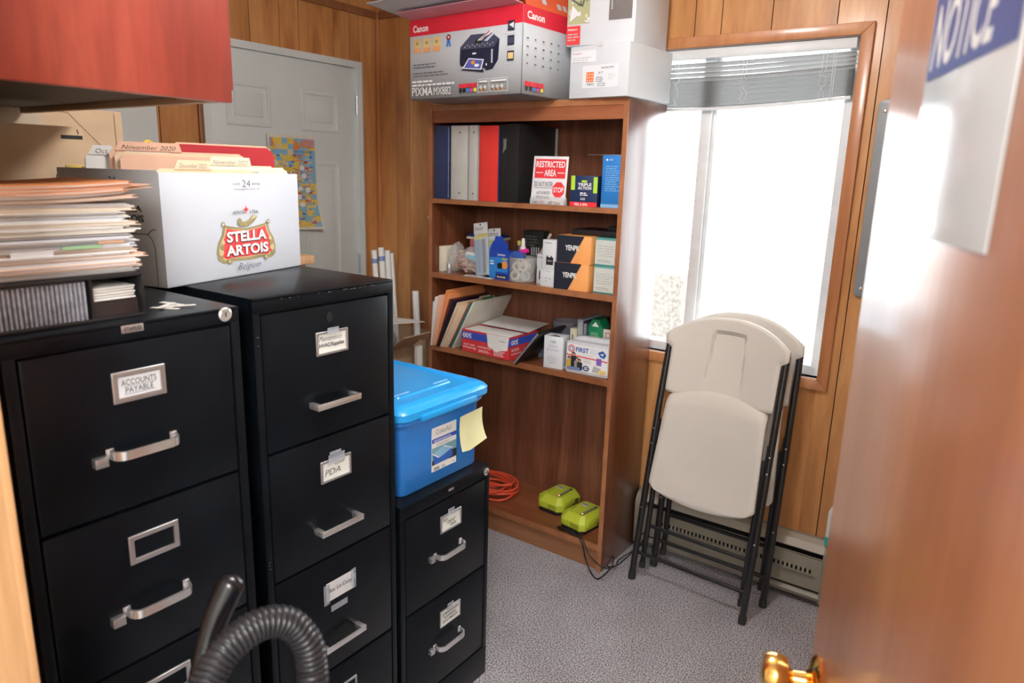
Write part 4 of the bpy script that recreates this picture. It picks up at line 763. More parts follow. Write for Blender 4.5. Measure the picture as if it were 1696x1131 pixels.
def charger(label, loc, rot):
    t = thing('battery_charger', label, 'battery charger', loc, rot, 'lime battery chargers'); w, d, h = .134, .175, .074
    MB().prism([(.004, .018), (.022, 0), (w - .022, 0), (w - .004, .018), (w - .004, d - .02), (w - .02, d - .004), (.02, d - .004), (.004, d - .02)], .0003, .022, BLKP, None, r=.002).build('base', t)
    bm = bmesh.new(); L = [[(0, .02), (.02, 0), (w - .02, 0), (w, .02), (w, d - .02), (w - .02, d), (.02, d), (0, d - .02)], None, None]; zs = (.016, .046, h)
    L[1] = [(x, y) for x, y in L[0]]; L[2] = [(.018, .040), (.034, .028), (w - .034, .028), (w - .018, .040), (w - .02, d - .03), (w - .034, d - .018), (.034, d - .018), (.02, d - .03)]
    V = [[bm.verts.new((x, y, z)) for x, y in l] for l, z in zip(L, zs)]; n = 8
    for a, b_ in zip(V, V[1:]):
        for i in range(n): bm.faces.new((a[i], a[(i + 1) % n], b_[(i + 1) % n], b_[i]))
    bm.faces.new(V[0][::-1]); bm.faces.new(V[-1]); bmesh.ops.recalc_face_normals(bm, faces=bm.faces[:]); bmesh.ops.bevel(bm, geom=bm.edges[:], offset=.0025, segments=2, affect='EDGES', profile=.5)
    sh = MB().bm(bm, RYL, None, True).build('shell', t)
    MB().box((.004, .03, .030), (.0, .07, .058), RYL, .003, Matrix.Translation((-.0035, 0, 0))).build('side_step', t)
    MB().box((w - .002, .03, .030), (w + .004, .11, .056), RYL, .003).build('side_step', t)
    q = MB(); M = frame((.100, .034, h + .0004), (0, 1, 0), (-1, 0, 0)); M = Matrix.Translation((w * .66, .036, h - .0005))
    q.box((0, 0, 0), (.014, .105, .0022), BLKP, .001, M)
    q.build('indicator_strip', t)
    for k in range(6): MB().box((.003, .018 + .013 * k, .002), (.011, .027 + .013 * k, .0030), mat('grey symbol', (.35, .36, .3), .5), 0, M).build('symbol', t)
    MB().lathe([(.004, 0), (.004, .0012), (.0005, .0018)], mat('red led', (1, .45, .35), .4, emit=1.5), 12, M @ Matrix.Translation((.007, .008, .002))).build('indicator_led', t)
    MB().box((.032, .108, h), (.066, .134, h + .0008), mat('warning label', (.55, .5, .40), .5)).box((.034, .118, h + .0008), (.064, .127, h + .0012), GREYINK).build('warning_label', t)
    MB().box((.030, .048, h - .0005), (.034, .085, h + .0008), mat('dark lime', (.22, .27, .02), .5)).build('slot', t)
    b = MB()
    for k in range(9): b.box((w - .001, .118 - .0 + .005 * k - .02, .022), (w + .0012, .120 + .005 * k - .02, .046), BLKD)
    for k in range(9): b.box((w * .52 + .005 * k, -.0012, .022), (w * .52 + .0022 + .005 * k, .001, .044), mat('dark lime', (.22, .27, .02), .5))
    b.build('vents', t); return t
charger('lime green battery charger, the one farther back and left', (1.186, 1.590, s0), R(-4))
charger('lime green battery charger, the nearer one beside the bookcase side panel', (1.352, 1.512, s0), R(-9))
CAB = mat('black cable', (.008, .008, .009), .4)
t = thing('power_cable', 'two thin black charger cables hanging from the bookcase to the floor beside the chairs', 'cable', (0, 0, 0))
def spline(ps, n=10):
    P = [Vector(p) for p in ps]; P = [P[0] * 2 - P[1]] + P + [P[-1] * 2 - P[-2]]; o = []
    for i in range(1, len(P) - 2):
        for k in range(n):
            s_ = k / n; a, b_, c, d_ = P[i - 1:i + 3]; o.append(.5 * ((2 * b_) + (c - a) * s_ + (2 * a - 5 * b_ + 4 * c - d_) * s_ ** 2 + (3 * b_ - a - 3 * c + d_) * s_ ** 3))
    return o + [P[-2]]
MB().tube(spline([(1.40, 1.500, .125), (1.47, 1.478, .121), (1.50, 1.466, .105), (1.53, 1.460, .03), (1.60, 1.42, .004), (1.64, 1.46, .05), (1.625, 1.50, .075), (1.605, 1.49, .03), (1.63, 1.55, .02), (1.70, 1.60, .12), (1.66, 1.72, .10), (1.61, 1.75, .04)]), .0028, CAB, 8).build('cable_run', t)
MB().tube(spline([(1.45, 1.500, .133), (1.50, 1.468, .126), (1.54, 1.458, .07), (1.612, 1.448, .045), (1.63, 1.52, .025), (1.605, 1.60, .008), (1.66, 1.66, .06), (1.68, 1.72, .10)]), .0026, CAB, 8).build('cable_run', t)
b = MB(); MB_ = b.tube(spline([(1.36, 1.500, s0 + .004), (1.385, 1.485, s0 + .006), (1.42, 1.480, s0 + .012), (1.455, 1.478, s0 + .005), (1.44, 1.490, s0 + .014), (1.40, 1.494, s0 + .010), (1.38, 1.482, s0 + .018), (1.43, 1.475, s0 + .02), (1.47, 1.482, s0 + .006)]), .0036, CAB, 8)
tag(b.build('cable_bundle'), 'small bundle of black cable in front of the nearer battery charger', 'cable')

# ---------------------------------------------------------------- boxes on top of the bookcase
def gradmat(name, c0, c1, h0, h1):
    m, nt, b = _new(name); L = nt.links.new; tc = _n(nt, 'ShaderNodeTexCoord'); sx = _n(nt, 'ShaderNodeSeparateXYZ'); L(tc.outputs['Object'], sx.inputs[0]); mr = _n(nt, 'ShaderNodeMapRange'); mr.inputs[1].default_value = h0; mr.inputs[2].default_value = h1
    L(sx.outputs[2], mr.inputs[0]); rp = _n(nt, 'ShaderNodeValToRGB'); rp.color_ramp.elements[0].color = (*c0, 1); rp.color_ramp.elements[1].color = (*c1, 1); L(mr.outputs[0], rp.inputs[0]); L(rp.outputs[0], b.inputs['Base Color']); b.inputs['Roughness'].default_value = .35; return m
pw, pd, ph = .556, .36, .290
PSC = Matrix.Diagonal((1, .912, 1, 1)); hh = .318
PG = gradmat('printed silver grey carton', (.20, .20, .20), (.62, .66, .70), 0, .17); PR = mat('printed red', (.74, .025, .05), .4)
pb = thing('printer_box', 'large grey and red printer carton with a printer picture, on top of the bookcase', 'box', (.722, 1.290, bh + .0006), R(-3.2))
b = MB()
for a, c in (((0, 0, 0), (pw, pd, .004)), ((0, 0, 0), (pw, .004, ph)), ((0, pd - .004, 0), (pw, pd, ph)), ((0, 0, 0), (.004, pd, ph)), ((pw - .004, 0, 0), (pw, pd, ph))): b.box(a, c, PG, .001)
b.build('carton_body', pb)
q = Print(FR() @ PSC); q.rect(0, hh - .064, pw, hh, PR).text('Canon', .018, hh - .050, .082, .028, WHITEINK, .03)
for k in range(3):
    x = .022 + .052 * k; q.rect(x, .186, x + .039, .242, mat('gold badge', (.80, .58, .25), .5)).rect(x, .186, x + .039, .206, mat('orange badge', (.85, .42, .18), .5)).disc(x + .019, .224, .007, mat('olive ink', (.35, .36, .12), .6), 12)
q.poly([(.196, .200), (.204, .196), (.208, .214), (.212, .196), (.220, .200), (.214, .226), (.202, .226)], INKL).disc(.208, .234, .011, INK).disc(.208, .234, .008, REDINK).disc(.208, .234, .004, WHITEINK)
q.lines(.020, .126, .155, .022, 2, GREYINK, 3, .4).lines(.020, .092, .215, .022, 2, GREYINK, 4, .4)
# the printer picture
NB = mat('printer picture navy', (.015, .02, .05), .4); NB2 = mat('printer picture slate', (.06, .07, .12), .4)
q.poly([(.268, .190), (.320, .232), (.420, .230), (.455, .205), (.450, .130), (.425, .098), (.395, .094), (.385, .104), (.270, .118), (.266, .130)], NB).poly([(.270, .190), (.320, .230), (.418, .228), (.452, .206), (.430, .178), (.276, .180)], NB2).poly([(.336, .196), (.372, .196), (.378, .212), (.344, .214)], INK)
for k in range(12): q.disc(.292 + .012 * k, .188 + .006 * (k % 2), .0025, HANG, 8)
q.poly([(.352, .208), (.372, .206), (.420, .246), (.412, .226)], WHITEINK).poly([(.384, .204), (.400, .202), (.436, .228), (.424, .230)], mat('pale print', (.6, .65, .8), .5)).poly([(.360, .206), (.366, .206), (.414, .244), (.408, .232)], mat('red stripe', (.6, .15, .15), .5))
q.rect(.330, .158, .348, .164, WHITEINK).poly([(.276, .102), (.300, .100), (.386, .088), (.382, .100), (.290, .112)], NB).poly([(.282, .108), (.312, .146), (.386, .136), (.374, .098)], WHITEINK).poly([(.290, .110), (.314, .142), (.380, .133), (.369, .102)], mat('photo print blue', (.10, .13, .42), .4)).disc(.334, .128, .010, PENO, 14, .007).disc(.352, .116, .012, WHITEINK, 14, .006)
q.rect(.420, .120, .427, .170, HANG).rect(.395, .112, .401, .120, WHITEINK)
for z, c in ((.232, NB2), (.180, NB2), (.125, mat('gold badge', (.80, .58, .25), .5))): q.rect(.494, z - .002, .524, z + .032, NB).rect(.497, z + .003, .521, z + .026, c).lines(.480, z - .014, .06, .004, 1, HANG, 3)
q.poly([(.500, .250), (.521, .236), (.521, .258)], WHITEINK)
q.lines(.018, .066, .125, .012, 1, WHITEINK, 5, .7).lines(.018, .052, .240, .012, 1, WHITEINK, 6, .7).text('PIXMA', .018, .014, .112, .034, WHITEINK, .012).text('MX882', .136, .014, .090, .030, WHITEINK, .0)
for k, c in enumerate((BLKP, BLKP, INKL, mat('magenta ink', (.7, .05, .3), .5), mat('yellow ink', (.85, .7, .05), .5))): q.rect(.268 + .018 * k, .034, .284 + .018 * k, .050, PR).disc(.276 + .018 * k, .024, .008, c, 12)
for x0, x1 in ((.362, .412), (.420, .502)):
    q.line([(x0, .014), (x1, .014), (x1, .062), (x0, .062), (x0, .014)], .0015, WHITEINK).rect(x0 + .006, .050, x1 - .006, .056, WHITEINK)
    for xx in [x0 + .014 + .021 * i for i in range(2 if x0 < .4 else 3)]: q.disc(xx, .032, .007, HANG, 12).disc(xx + .003, .022, .004, PENO, 8)
q.build('front_print', pb)
q = Print(RT(pw) @ PSC); q.rect(0, hh - .064, pd, hh, PR).text('Canon', .022, hh - .046, .10, .028, WHITEINK, .03)
g_ = random.Random(6)
for i in range(5):
    for j in range(4): q.rect(.022 + .045 * i, .200 - .030 * j, .030 + .045 * i + .004 * g_.random(), .206 - .030 * j, GREYINK).rect(.018 + .045 * i, .194 - .030 * j, .038 + .045 * i, .1955 - .030 * j, HANG)
for k, c in enumerate((BLKP, BLKP, INKL, mat('magenta ink', (.7, .05, .3), .5), mat('yellow ink', (.85, .7, .05), .5))): q.rect(.012 + .022 * k, .030, .032 + .022 * k, .048, PR).disc(.022 + .022 * k, .022, .008, c, 12)
q.build('side_print', pb)
# open flaps
MB().prism([(.004, 0), (pw - .004, 0), (pw - .02, -.085), (.02, -.085)], 0, .003, mat('pink flap print', (.70, .30, .36), .5), Matrix.Translation((0, .0, ph + .001)) @ Matrix.Rotation(R(-7), 4, 'X')).build('flap', pb)
MB().box((0, 0, 0), (.003, .30, .17), mat('red orange flap', (.80, .13, .05), .45), 0, Matrix.Translation((pw - .004, .02, ph)) @ Matrix.Rotation(R(-22), 4, 'Y')).build('flap', pb)
q = Print(Matrix.Translation((pw - .004, .02, ph)) @ Matrix.Rotation(R(-22), 4, 'Y') @ frame((.003, 0, 0), (0, 1, 0), (0, 0, 1))); q.rect(.10, .022, .125, .042, mat('pale print', (.6, .65, .8), .5)).rect(.19, .018, .215, .04, HANG).rect(.225, .018, .25, .04, HANG); q.build('flap_print', pb)
MB().prism([(.0, .10), (.50, .10), (.46, -.19), (-.035, -.185), (-.035, -.02)], 0, .003, mat('grey flap underside', (.66, .68, .72), .6), Matrix.Translation((0, -.0, ph + .016)) @ Matrix.Rotation(R(-5), 4, 'X')).build('cardboard_sheet', pb)
t = carton('red_orange_box', 'red orange box standing behind the printer carton, cut off by the top of the picture', 'box', (.90, 1.665, bh + .0006), 0, .42, .10, .42, mat('red orange flap', (.80, .13, .05), .45))
SKW = mat('white shoe carton', (.63, .66, .69), .45, 0, .02)
t = thing('white_carton', 'lower white carton with an orange label on top of the bookcase', 'box', (1.348, 1.462, bh + .0006), R(-4.5)); lw, ld, lh = .246, .30, .176
MB().box((0, 0, 0), (lw, ld, lh), SKW, .001).build('carton_body', t)
q = Print(FR()); q.rect(.006, .12, .11, .160, CARDW).text('Skipper', .010, .146, .040, .009, mat('dull red ink', (.6, .15, .15), .5), 0, .2).lines(.010, .120, .09, .022, 3, mat('light grey ink', (.42, .43, .43), .6), 5, .3).rect(.055, .032, .205, .108, CARDW).rect(.072, .052, .104, .086, mat('orange label print', (.85, .20, .05), .5))
for i in range(3):
    for j in range(3): q.rect(.076 + .010 * i, .056 + .010 * j, .080 + .010 * i, .060 + .010 * j, CARDW)
q.text('73832', .076, .041, .030, .007, INK).text('PROTECTIVE', .135, .094, .050, .006, INK).text('8-17', .125, .078, .018, .007, INK).lines(.115, .052, .035, .020, 3, GREYINK, 3, .35).line([(.125, .038), (.152, .038), (.152, .046), (.125, .046), (.125, .038)], .0012, INK).lines(.165, .058, .028, .022, 3, HANG, 5, .3)
q.disc(.125, lh, .014, HANG, 20, .008); q.build('front_print', t)
t = thing('white_carton', 'upper white carton with a picture panel, stacked on the lower white carton', 'box', (1.334, 1.452, bh + .0006 + lh + .0006), R(2.5)); uw, ud, uh = .262, .29, .22
MB().box((0, 0, 0), (uw, ud, uh), SKW, .001).build('carton_body', t)
q = Print(FR()); q.rect(.002, .072, .088, .215, mat('meadow print', (.42, .44, .24), .5)); g_ = random.Random(8)
for _ in range(26): x, z = g_.uniform(.004, .08), g_.uniform(.074, .2); q.rect(x, z, x + g_.uniform(.003, .012), z + g_.uniform(.003, .02), (mat('pale straw print', (.66, .64, .5), .5), mat('moss print', (.18, .22, .08), .5), CARDW)[g_.randrange(3)])
q.line([(.006, .16), (.06, .13), (.08, .20)], .004, NB2).poly([(.01, .08), (.05, .105), (.02, .135)], CARDW).rect(.164, .076, .25, .215, mat('taupe print', (.17, .15, .14), .5)).disc(.218, .165, .020, mat('pale grey motif', (.6, .6, .6), .5), 18).disc(.212, .170, .004, INK, 8).disc(.226, .168, .004, INK, 8).lines(.172, .11, .006, .09, 12, HANG, 5, .6)
q.rect(.001, .004, .056, .066, mat('red label print', (.74, .05, .05), .5)).text('Skipper', .006, .050, .040, .008, WHITEINK, .01, .2).lines(.006, .018, .045, .028, 3, mat('light grey ink', (.42, .43, .43), .6), 5, .4); q.build('front_print', t)
t = thing('clear_bottle', 'clear plastic bottle wedged between the printer carton and the white carton', 'bottle', (1.316, 1.56, bh + .0006)); MB().lathe([(.016, 0), (.017, .004), (.017, .085), (.013, .10), (.008, .115), (.008, .125), (.0005, .126)], FILM, 20).build('bottle_body', t)
MB().lathe([(.0095, .118), (.0095, .135), (.0005, .136)], WHITEP, 16).build('cap', t)

# ---------------------------------------------------------------- blue tote on the short cabinet
TB = mat('translucent blue plastic', (.035, .24, .74), .28, 0, .08, 4, coat=.3, sss=.35); TB2 = mat('bright blue lid plastic', (.02, .38, .90), .22, 0, .05, 3, coat=.4, sss=.3)
def loft(layers, m, close_top=True, close_bot=True, b=None, M=None):
    b = b or MB(); n = len(layers[0]); vs = [p for l in layers for p in l]; fs = []
    for i in range(len(layers) - 1):
        for k in range(n): fs.append((i * n + k, i * n + (k + 1) % n, (i + 1) * n + (k + 1) % n, (i + 1) * n + k))
    b.add(vs, fs, m, M, True)
    if close_bot: b.add(layers[0], [list(range(n))[::-1]], m, M)
    if close_top: b.add(layers[-1], [list(range(n))], m, M)
    return b
def rl(x0, y0, x1, y1, r, z, k=5): return [(x0 + x, y0 + y, z) for x, y in rrect(x1 - x0, y1 - y0, r, k)]
t = thing('storage_tote', 'blue plastic storage tote with a closed lid standing on the short filing cabinet', 'storage box', (1.545, .378, .7212), R(90))
tw, td, th_ = .330, .44, .222
loft([rl(.006, .006, tw - .006, td - .006, .02, 0), rl(.002, .002, tw - .002, td - .002, .024, .006), rl(0, 0, tw, td, .025, .14), rl(-.002, -.002, tw + .002, td + .002, .025, .190), rl(-.014, -.014, tw + .014, td + .014, .03, .205), rl(-.014, -.014, tw + .014, td + .014, .03, th_)], TB).build('tub', t)
lid = loft([rl(-.022, -.022, tw + .022, td + .022, .035, th_ - .006), rl(-.028, -.028, tw + .028, td + .028, .04, th_), rl(-.028, -.028, tw + .028, td + .028, .04, th_ + .018), rl(-.020, -.020, tw + .020, td + .020, .035, th_ + .026), rl(-.004, -.004, tw + .004, td + .004, .03, th_ + .034), rl(.008, .008, tw - .008, td - .008, .025, th_ + .036), rl(.014, .014, tw - .014, td - .014, .022, th_ + .029), rl(.05, .06, tw - .05, td - .06, .016, th_ + .029), rl(.053, .063, tw - .053, td - .063, .015, th_ + .033)], TB2)
lid.build('lid', t)
for x in (.055, tw - .115): MB().box((x, .075, th_ + .0325), (x + .06, .081, th_ + .0345), mat('pale blue plastic', (.25, .55, .9), .3), .0008).build('lid_rib', t)  # two small ribs in a paler blue than the lid
MB().box((.05, -.0325, th_ - .012), (tw - .05, -.022, th_ + .006), TB2, .003).build('latch', t)
MB().box((.120, -.0012, .036), (.224, .0, .164), PAPER).build('paper_label', t)
q = Print(frame((0, -.0012, 0), (1, 0, 0), (0, 0, 1))); q.text('Colorful', .137, .142, .062, .014, INK, -.012).rect(.120, .120, .224, .132, BB).lines(.128, .122, .09, .008, 2, WHITEINK, 3).lines(.136, .110, .075, .006, 2, GREYINK, 4, .35)
q.rect(.120, .056, .224, .106, mat('photo grey green', (.20, .38, .45), .5)).rect(.190, .056, .224, .080, INK).rect(.120, .056, .132, .070, INK).poly([(.124, .084), (.168, .098), (.206, .082), (.206, .060), (.136, .056), (.128, .060)], mat('photo blue tote', (.03, .12, .50), .5)).poly([(.122, .088), (.168, .104), (.210, .086), (.150, .072)], mat('photo light lid', (.25, .5, .7), .5)).line([(.122, .090), (.146, .074)], .003, WHITEINK).line([(.168, .102), (.204, .086)], .002, WHITEINK)
for k in range(14): q.rect(.126 + .0016 * k, .040, .1266 + .0016 * k + .0005 * (k % 3), .049, GREYINK)
q.lines(.156, .040, .02, .010, 3, GREYINK, 4).lines(.205, .044, .010, .006, 1, INK, 4); q.build('label_print', t)
nt_ = thing('sticky_note', 'pale yellow note stuck on the front of the blue tote, its lower edge curling', 'note', (1.545, .378, .7212), R(90)); b = MB(); vs = []; n = 12
NOTE = mat('pale yellow note paper', (.74, .74, .42), .75)
for off in (0, .0006):
    for i in range(n + 1):
        for j in range(n + 1):
            u = i / n; v = j / n; c = (1 - v) ** 2 * .030 + .003; vs.append((.218 + .100 * u + .006 * (1 - v) * u, -.0155 * v - c * (.6 + .6 * abs(u - .35)) - .0022 - off, .062 + .114 * v + .030 * abs(u - .38) * (1 - v) ** 2 + .006 * u))
N2 = (n + 1) ** 2; fs = []
for i in range(n):
    for j in range(n): a = i * (n + 1) + j; fs += [(a, a + 1, a + n + 2, a + n + 1), (N2 + a, N2 + a + n + 1, N2 + a + n + 2, N2 + a + 1)]
b.add(vs, fs, NOTE, None, True); b.build('note_paper', nt_)

# ---------------------------------------------------------------- beer carton with folders on the middle cabinet
HC = 1.3189
SWH = mat('white corrugated carton', (.58, .62, .69), .55, 0, .03, 6, bump=.15); SGR = mat('silver grey carton print', (.60, .60, .61), .5, 0, .04)
sw, sd, sh_ = .436, .285, .232; sa = R(104.7)
st = thing('beer_carton', 'white STELLA ARTOIS beer carton full of folders, on the middle filing cabinet', 'carton', (1.364, -.107, HC + .0006), sa)
b = MB()
for a, c, m_ in (((0, 0, 0), (sw, sd, .003), SWH), ((0, 0, 0), (sw, .004, sh_), SWH), ((0, sd - .004, 0), (sw, sd, sh_ - .01), SWH), ((0, .004, 0), (.004, sd - .004, sh_ + .004), SGR), ((sw - .004, .004, 0), (sw, sd - .004, sh_), SWH)): b.box(a, c, m_, .0006)
b.build('carton_body', st)
GOLD = mat('dark gold print', (.30, .24, .10), .5, var=.2); GOLD2 = mat('light gold print', (.55, .48, .26), .5); SRED = mat('label red', (.80, .05, .05), .45)
q = Print(FR() @ Matrix(((1.1, 0, 0, -.0435), (0, 1.1, 0, -.0025), (0, 0, 1, 0), (0, 0, 0, 1)))); cx = .258; q.text('11.2 FL OZ', .226, .190, .020, .004, GREYINK).text('24', .253, .186, .024, .014, GREYINK, -.01).text('BOTTLES', .283, .190, .024, .004, GREYINK).text('Imported Lager Beer 5.0% ALC. VOL.', .228, .1795, .078, .0035, GREYINK)
for s_, nm in ((1, 1),):
    fr = [(.175, .040), (.168, .056), (.174, .076), (.186, .092), (.192, .112), (.204, .108), (.232, .104), (cx, .101), (.284, .104), (.312, .108), (.324, .112), (.330, .092), (.342, .076), (.348, .056), (.341, .040), (.330, .033), (.300, .036), (cx, .034), (.216, .036), (.186, .033)]
    q.poly(fr, GOLD); q.poly([(cx + (x - cx) * .93, .072 + (y - .072) * .84) for x, y in fr], GOLD2); q.poly([(cx + (x - cx) * .885, .072 + (y - .072) * .80) for x, y in fr], SRED)
for sx in (-1, 1):
    for k in range(4): q.disc(cx + sx * (.080 - .003 * k), .046 + .010 * k, .0075 - .0008 * k, GOLD2 if k % 2 else GOLD, 14)
    q.disc(cx + sx * .068, .112, .005, GOLD, 14).disc(cx + sx * .068, .112, .0028, SWH, 12).disc(cx + sx * .055, .036, .006, GOLD, 14).disc(cx + sx * .055, .036, .003, GOLD2, 12)
q.poly([(.232, .112), (.238, .106), (.262, .106), (.282, .116), (.290, .124), (.276, .128), (.266, .118), (.246, .114), (.240, .122), (.234, .124)], GOLD).poly([(.268, .118), (.286, .122), (.290, .125), (.278, .127)], GOLD2)
q.text('STELLA', .198, .073, .120, .022, INK, .035).text('STELLA', .1965, .0745, .120, .022, WHITEINK, .035).text('ARTOIS', .194, .045, .128, .022, INK, .035).text('ARTOIS', .1925, .0465, .128, .022, WHITEINK, .035)
q.text('ANNO', .216, .130, .030, .007, INK, 0, .2, arc=.002).text('1366', .268, .130, .026, .007, INK, 0, -.2, arc=.002)
for k in range(8):
    a = math.pi * k / 4; r_ = .011 if k % 2 == 0 else .006; q.poly([(cx - .002 + .0018 * math.cos(a + 1.57), .140 + .0018 * math.sin(a + 1.57)), (cx - .002 + r_ * math.cos(a), .140 + r_ * math.sin(a)), (cx - .002 + .0018 * math.cos(a - 1.57), .140 + .0018 * math.sin(a - 1.57))], REDINK)
q.disc(cx - .002, .140, .004, REDINK, 12).text('Belgium', .222, .012, .070, .018, mat('midnight ink', (.03, .03, .10), .6), -.015, .45); q.build('label_print', st)
q = Print(LF(sd)); q.text('11.2 FL OZ', .125, .2105, .022, .0045, INK).text('24', .150, .207, .020, .014, INK, -.005).text('BOTTLES', .173, .2105, .022, .0045, INK).text('Imported Lager Beer 5.0% ALC. VOL.', .118, .196, .092, .006, INK, .005).text('STELLA', .150, .152, .085, .013, INK, .02).text('ARTOIS', .158, .132, .080, .014, INK, .025).text('ARTOIS', .14, .050, .07, .010, mat('ghost grey ink', (.36, .36, .37), .6), .02)
q.line([(.02, .108), (.245, .108), (.258, .118), (.268, .118)], .0016, INK).line([(.245, .108), (.256, .098), (.262, .08), (.262, .0)], .0016, INK); q.build('side_print', st)
FT = [  # label, local x, y(depth), width, height above carton floor, material, tab (x0,x1), tab text, turn
 ('manila folder tabbed December 2022 at the front of the beer carton', .010, .010, .29, .236, MANILA, (.045, .150), 'December 2022', 0),
 ('white dental folder standing at the front right of the beer carton', .125, .017, .30, .243, mat('cream card', (.8, .76, .6), .7), None, 'Dec  Dental', 0),
 ('manila folder tabbed November 2022 in the front half of the beer carton', .090, .024, .30, .246, mat('pale manila card', (.80, .70, .52), .7), (.075, .215), 'November 2022', 0),
 ('pink manila folder slanting behind the November 2022 folder', .058, .160, .285, .262, MANILA2, None, '', -27),
 ('second pink manila folder slanting behind the first pink one', .054, .170, .29, .268, MANILA, None, '', -27),
 ('pink manila folder tabbed November 2020, rising highest on the left', .050, .180, .295, .272, MANILA2, (.010, .15), 'November 2020', -27),
 ('white folder tabbed October at the left side of the beer carton', .012, .205, .27, .262, PAPER, (.006, .06), 'Oct', -24),
 ('dark red folder standing on the right side of the beer carton', .178, .130, .25, .290, REDC, None, '', -19),
 ('pale pink folder right behind the dark red folder', .184, .138, .25, .294, MANILA2, None, '', -19),
 ('pink manila folder lowest at the back of the beer carton', .020, .235, .35, .235, MANILA2, None, '', -5)]
for lab, x, y, w, h, m_, tab, tx, tl in FT:
    x = max(x, .008)
    t = thing('file_folder', lab, 'folder', Matrix.Rotation(sa, 4, 'Z') @ Vector((x, y + .006, .0036)) + Vector((1.364, -.107, HC + .0006)), sa + R(tl), 'folders in the beer carton')
    k = .028 if x + w > .40 else .02
    b = MB(); out = [(0, 0), (w, 0), (w, h - .02), (w - .008, h - .006), (w - .016, h), (.008, h), (0, h - .008)]
    b.prism(out, -.0008, 0, m_, FR()); b.prism([(a, min(c, h - .006)) for a, c in out], .004, .0048, m_, FR()); b.build('cover', t)
    MB().box((.004, -.0036, .001), (w - .006, -.001, h - .012), PAPER).build('sheets', t)
    if tab:
        a0, a1 = tab; MB().prism([(a0, h - .004), (a1, h - .004), (a1 - .006, h + .018), (a0 + .012, h + .018)], -.0008, 0, m_, FR()).build('tab', t)
        q = Print(FR(-.0048)) if False else Print(FR(0)); q.text(tx, a0 + .016, h + .002, (a1 - a0 - .030), .009, INK if '2020' in tx or tx == 'Oct' else GREYINK, -.012, .3); q.build('handwriting', t)
    elif tx:
        q = Print(FR(-.0050)); q.text(tx, .10, h - .016, .09, .009, GREYINK, -.015, .3); q.build('handwriting', t)
    if '2020' in tx: MB().box((.03, -.0058, h - .018), (.12, -.005, h - .003), LABP).build('paper_label', t)
YR = mat('bright yellow rubber', (.80, .55, .03), .5)
o = MB(); ring = [(.017 * math.cos(a), 0, .017 * math.sin(a)) for a in [2 * math.pi * i / 24 for i in range(25)]]
o = o.tube(ring, .0032, YR, 8, None, False).build('yellow_ring'); o.location = (1.155, -.010, HC + .0006 + .280); o.rotation_euler = (0, 0, sa); tag(o, 'yellow rubber ring resting on the folders behind the November 2020 tab', 'ring')
t = carton('yellow_folder', 'thin yellow folder edge at the back left of the beer carton', 'folder', Matrix.Rotation(sa, 4, 'Z') @ Vector((.008, .262, .0036)) + Vector((1.364, -.107, HC + .0006)), sa, .16, .003, .238, mat('warm yellow card', (.85, .62, .12), .6))

# ---------------------------------------------------------------- brown cartons and the table behind the cabinets
t = thing('wooden_table', 'light wooden tall table behind the filing cabinets, mostly hidden', 'table', (.30, -.56, 0)); MB().box((0, 0, 1.265), (.61, 1.20, 1.292), OAKW, .003).build('table_top', t)
for x, y in ((.02, .02), (.54, .02), (.02, 1.13), (.54, 1.13)): MB().box((x, y, 0), (x + .05, y + .05, 1.265), OAKW, .003).build('leg', t)
KR2 = mat('smooth brown cardboard', (.62, .45, .29), .8, 0, .08, 12, bump=.08)
t = thing('cardboard_box', 'plain brown cardboard box with a short black mark, beside the paper stack', 'cardboard box', (1.058, -.500, 1.3192), R(90)); MB().box((0, 0, 0), (.398, .135, .322), KR2, .0015).build('carton_body', t)
q = Print(FR()); q.rect(.352, .296, .396, .304, INK).line([(.388, .308), (.386, .316)], .002, INK); KD = mat('crease brown', (.36, .24, .14), .85); q.line([(.085, 0), (.075, .318)], .002, KD).line([(.122, 0), (.112, .318)], .0022, KD); q.build('print', t)
t = thing('cardboard_box', 'larger brown cardboard box with a taped flap behind the smaller brown box', 'cardboard box', (.74, -.42, 1.2932), R(90)); MB().box((0, 0, 0), (.565, .36, .408), KR2, .0015).build('carton_body', t)
q = Print(FR()); q.rect(.24, .30, .37, .408, mat('pale packing tape', (.56, .45, .32), .4)).line([(.36, .40), (.43, .395), (.54, .28)], .002, KD).line([(.545, .02), (.545, .40)], .002, KD); q.build('tape_print', t)
o = MB().tube(spline([(.62, .38, 1.2965), (.70, .52, 1.2965), (.78, .56, 1.318), (.84, .60, 1.2965), (.80, .63, 1.2965)]), .0035, CAB, 8).build('power_cable'); tag(o, 'short loop of black cable lying on the table behind the middle cabinet', 'cable')

# ---------------------------------------------------------------- organizer and paper stack on the left cabinet
HL = 1.3192
og = thing('desk_organizer', 'black desk organizer with a row of upright slots under the paper stack', 'organizer', (1.602, -.585, HL), R(91.5)); ow, od, oh = .312, .24, .074
b = MB().box((0, 0, 0), (ow, od, .003), BLKP, .0008).box((0, 0, oh - .003), (ow, od, oh), BLKP, .0008).box((0, 0, 0), (.004, od, oh), BLKP).box((ow - .004, 0, 0), (ow, od, oh), BLKP, .0008).box((0, od - .004, 0), (ow, od, oh), BLKP).box((.226, .002, .003), (.230, od, oh - .003), BLKP).box((0, -.001, 0), (ow, .004, .006), BLKP, .001).box((0, -.001, oh - .006), (ow, .004, oh), BLKP, .001)
b.build('tray_body', og)
MB().box((.232, .012, .003), (.306, .20, .030), mat('dark brown divider', (.03, .02, .02), .5)).build('divider', og)
g_ = random.Random(2)
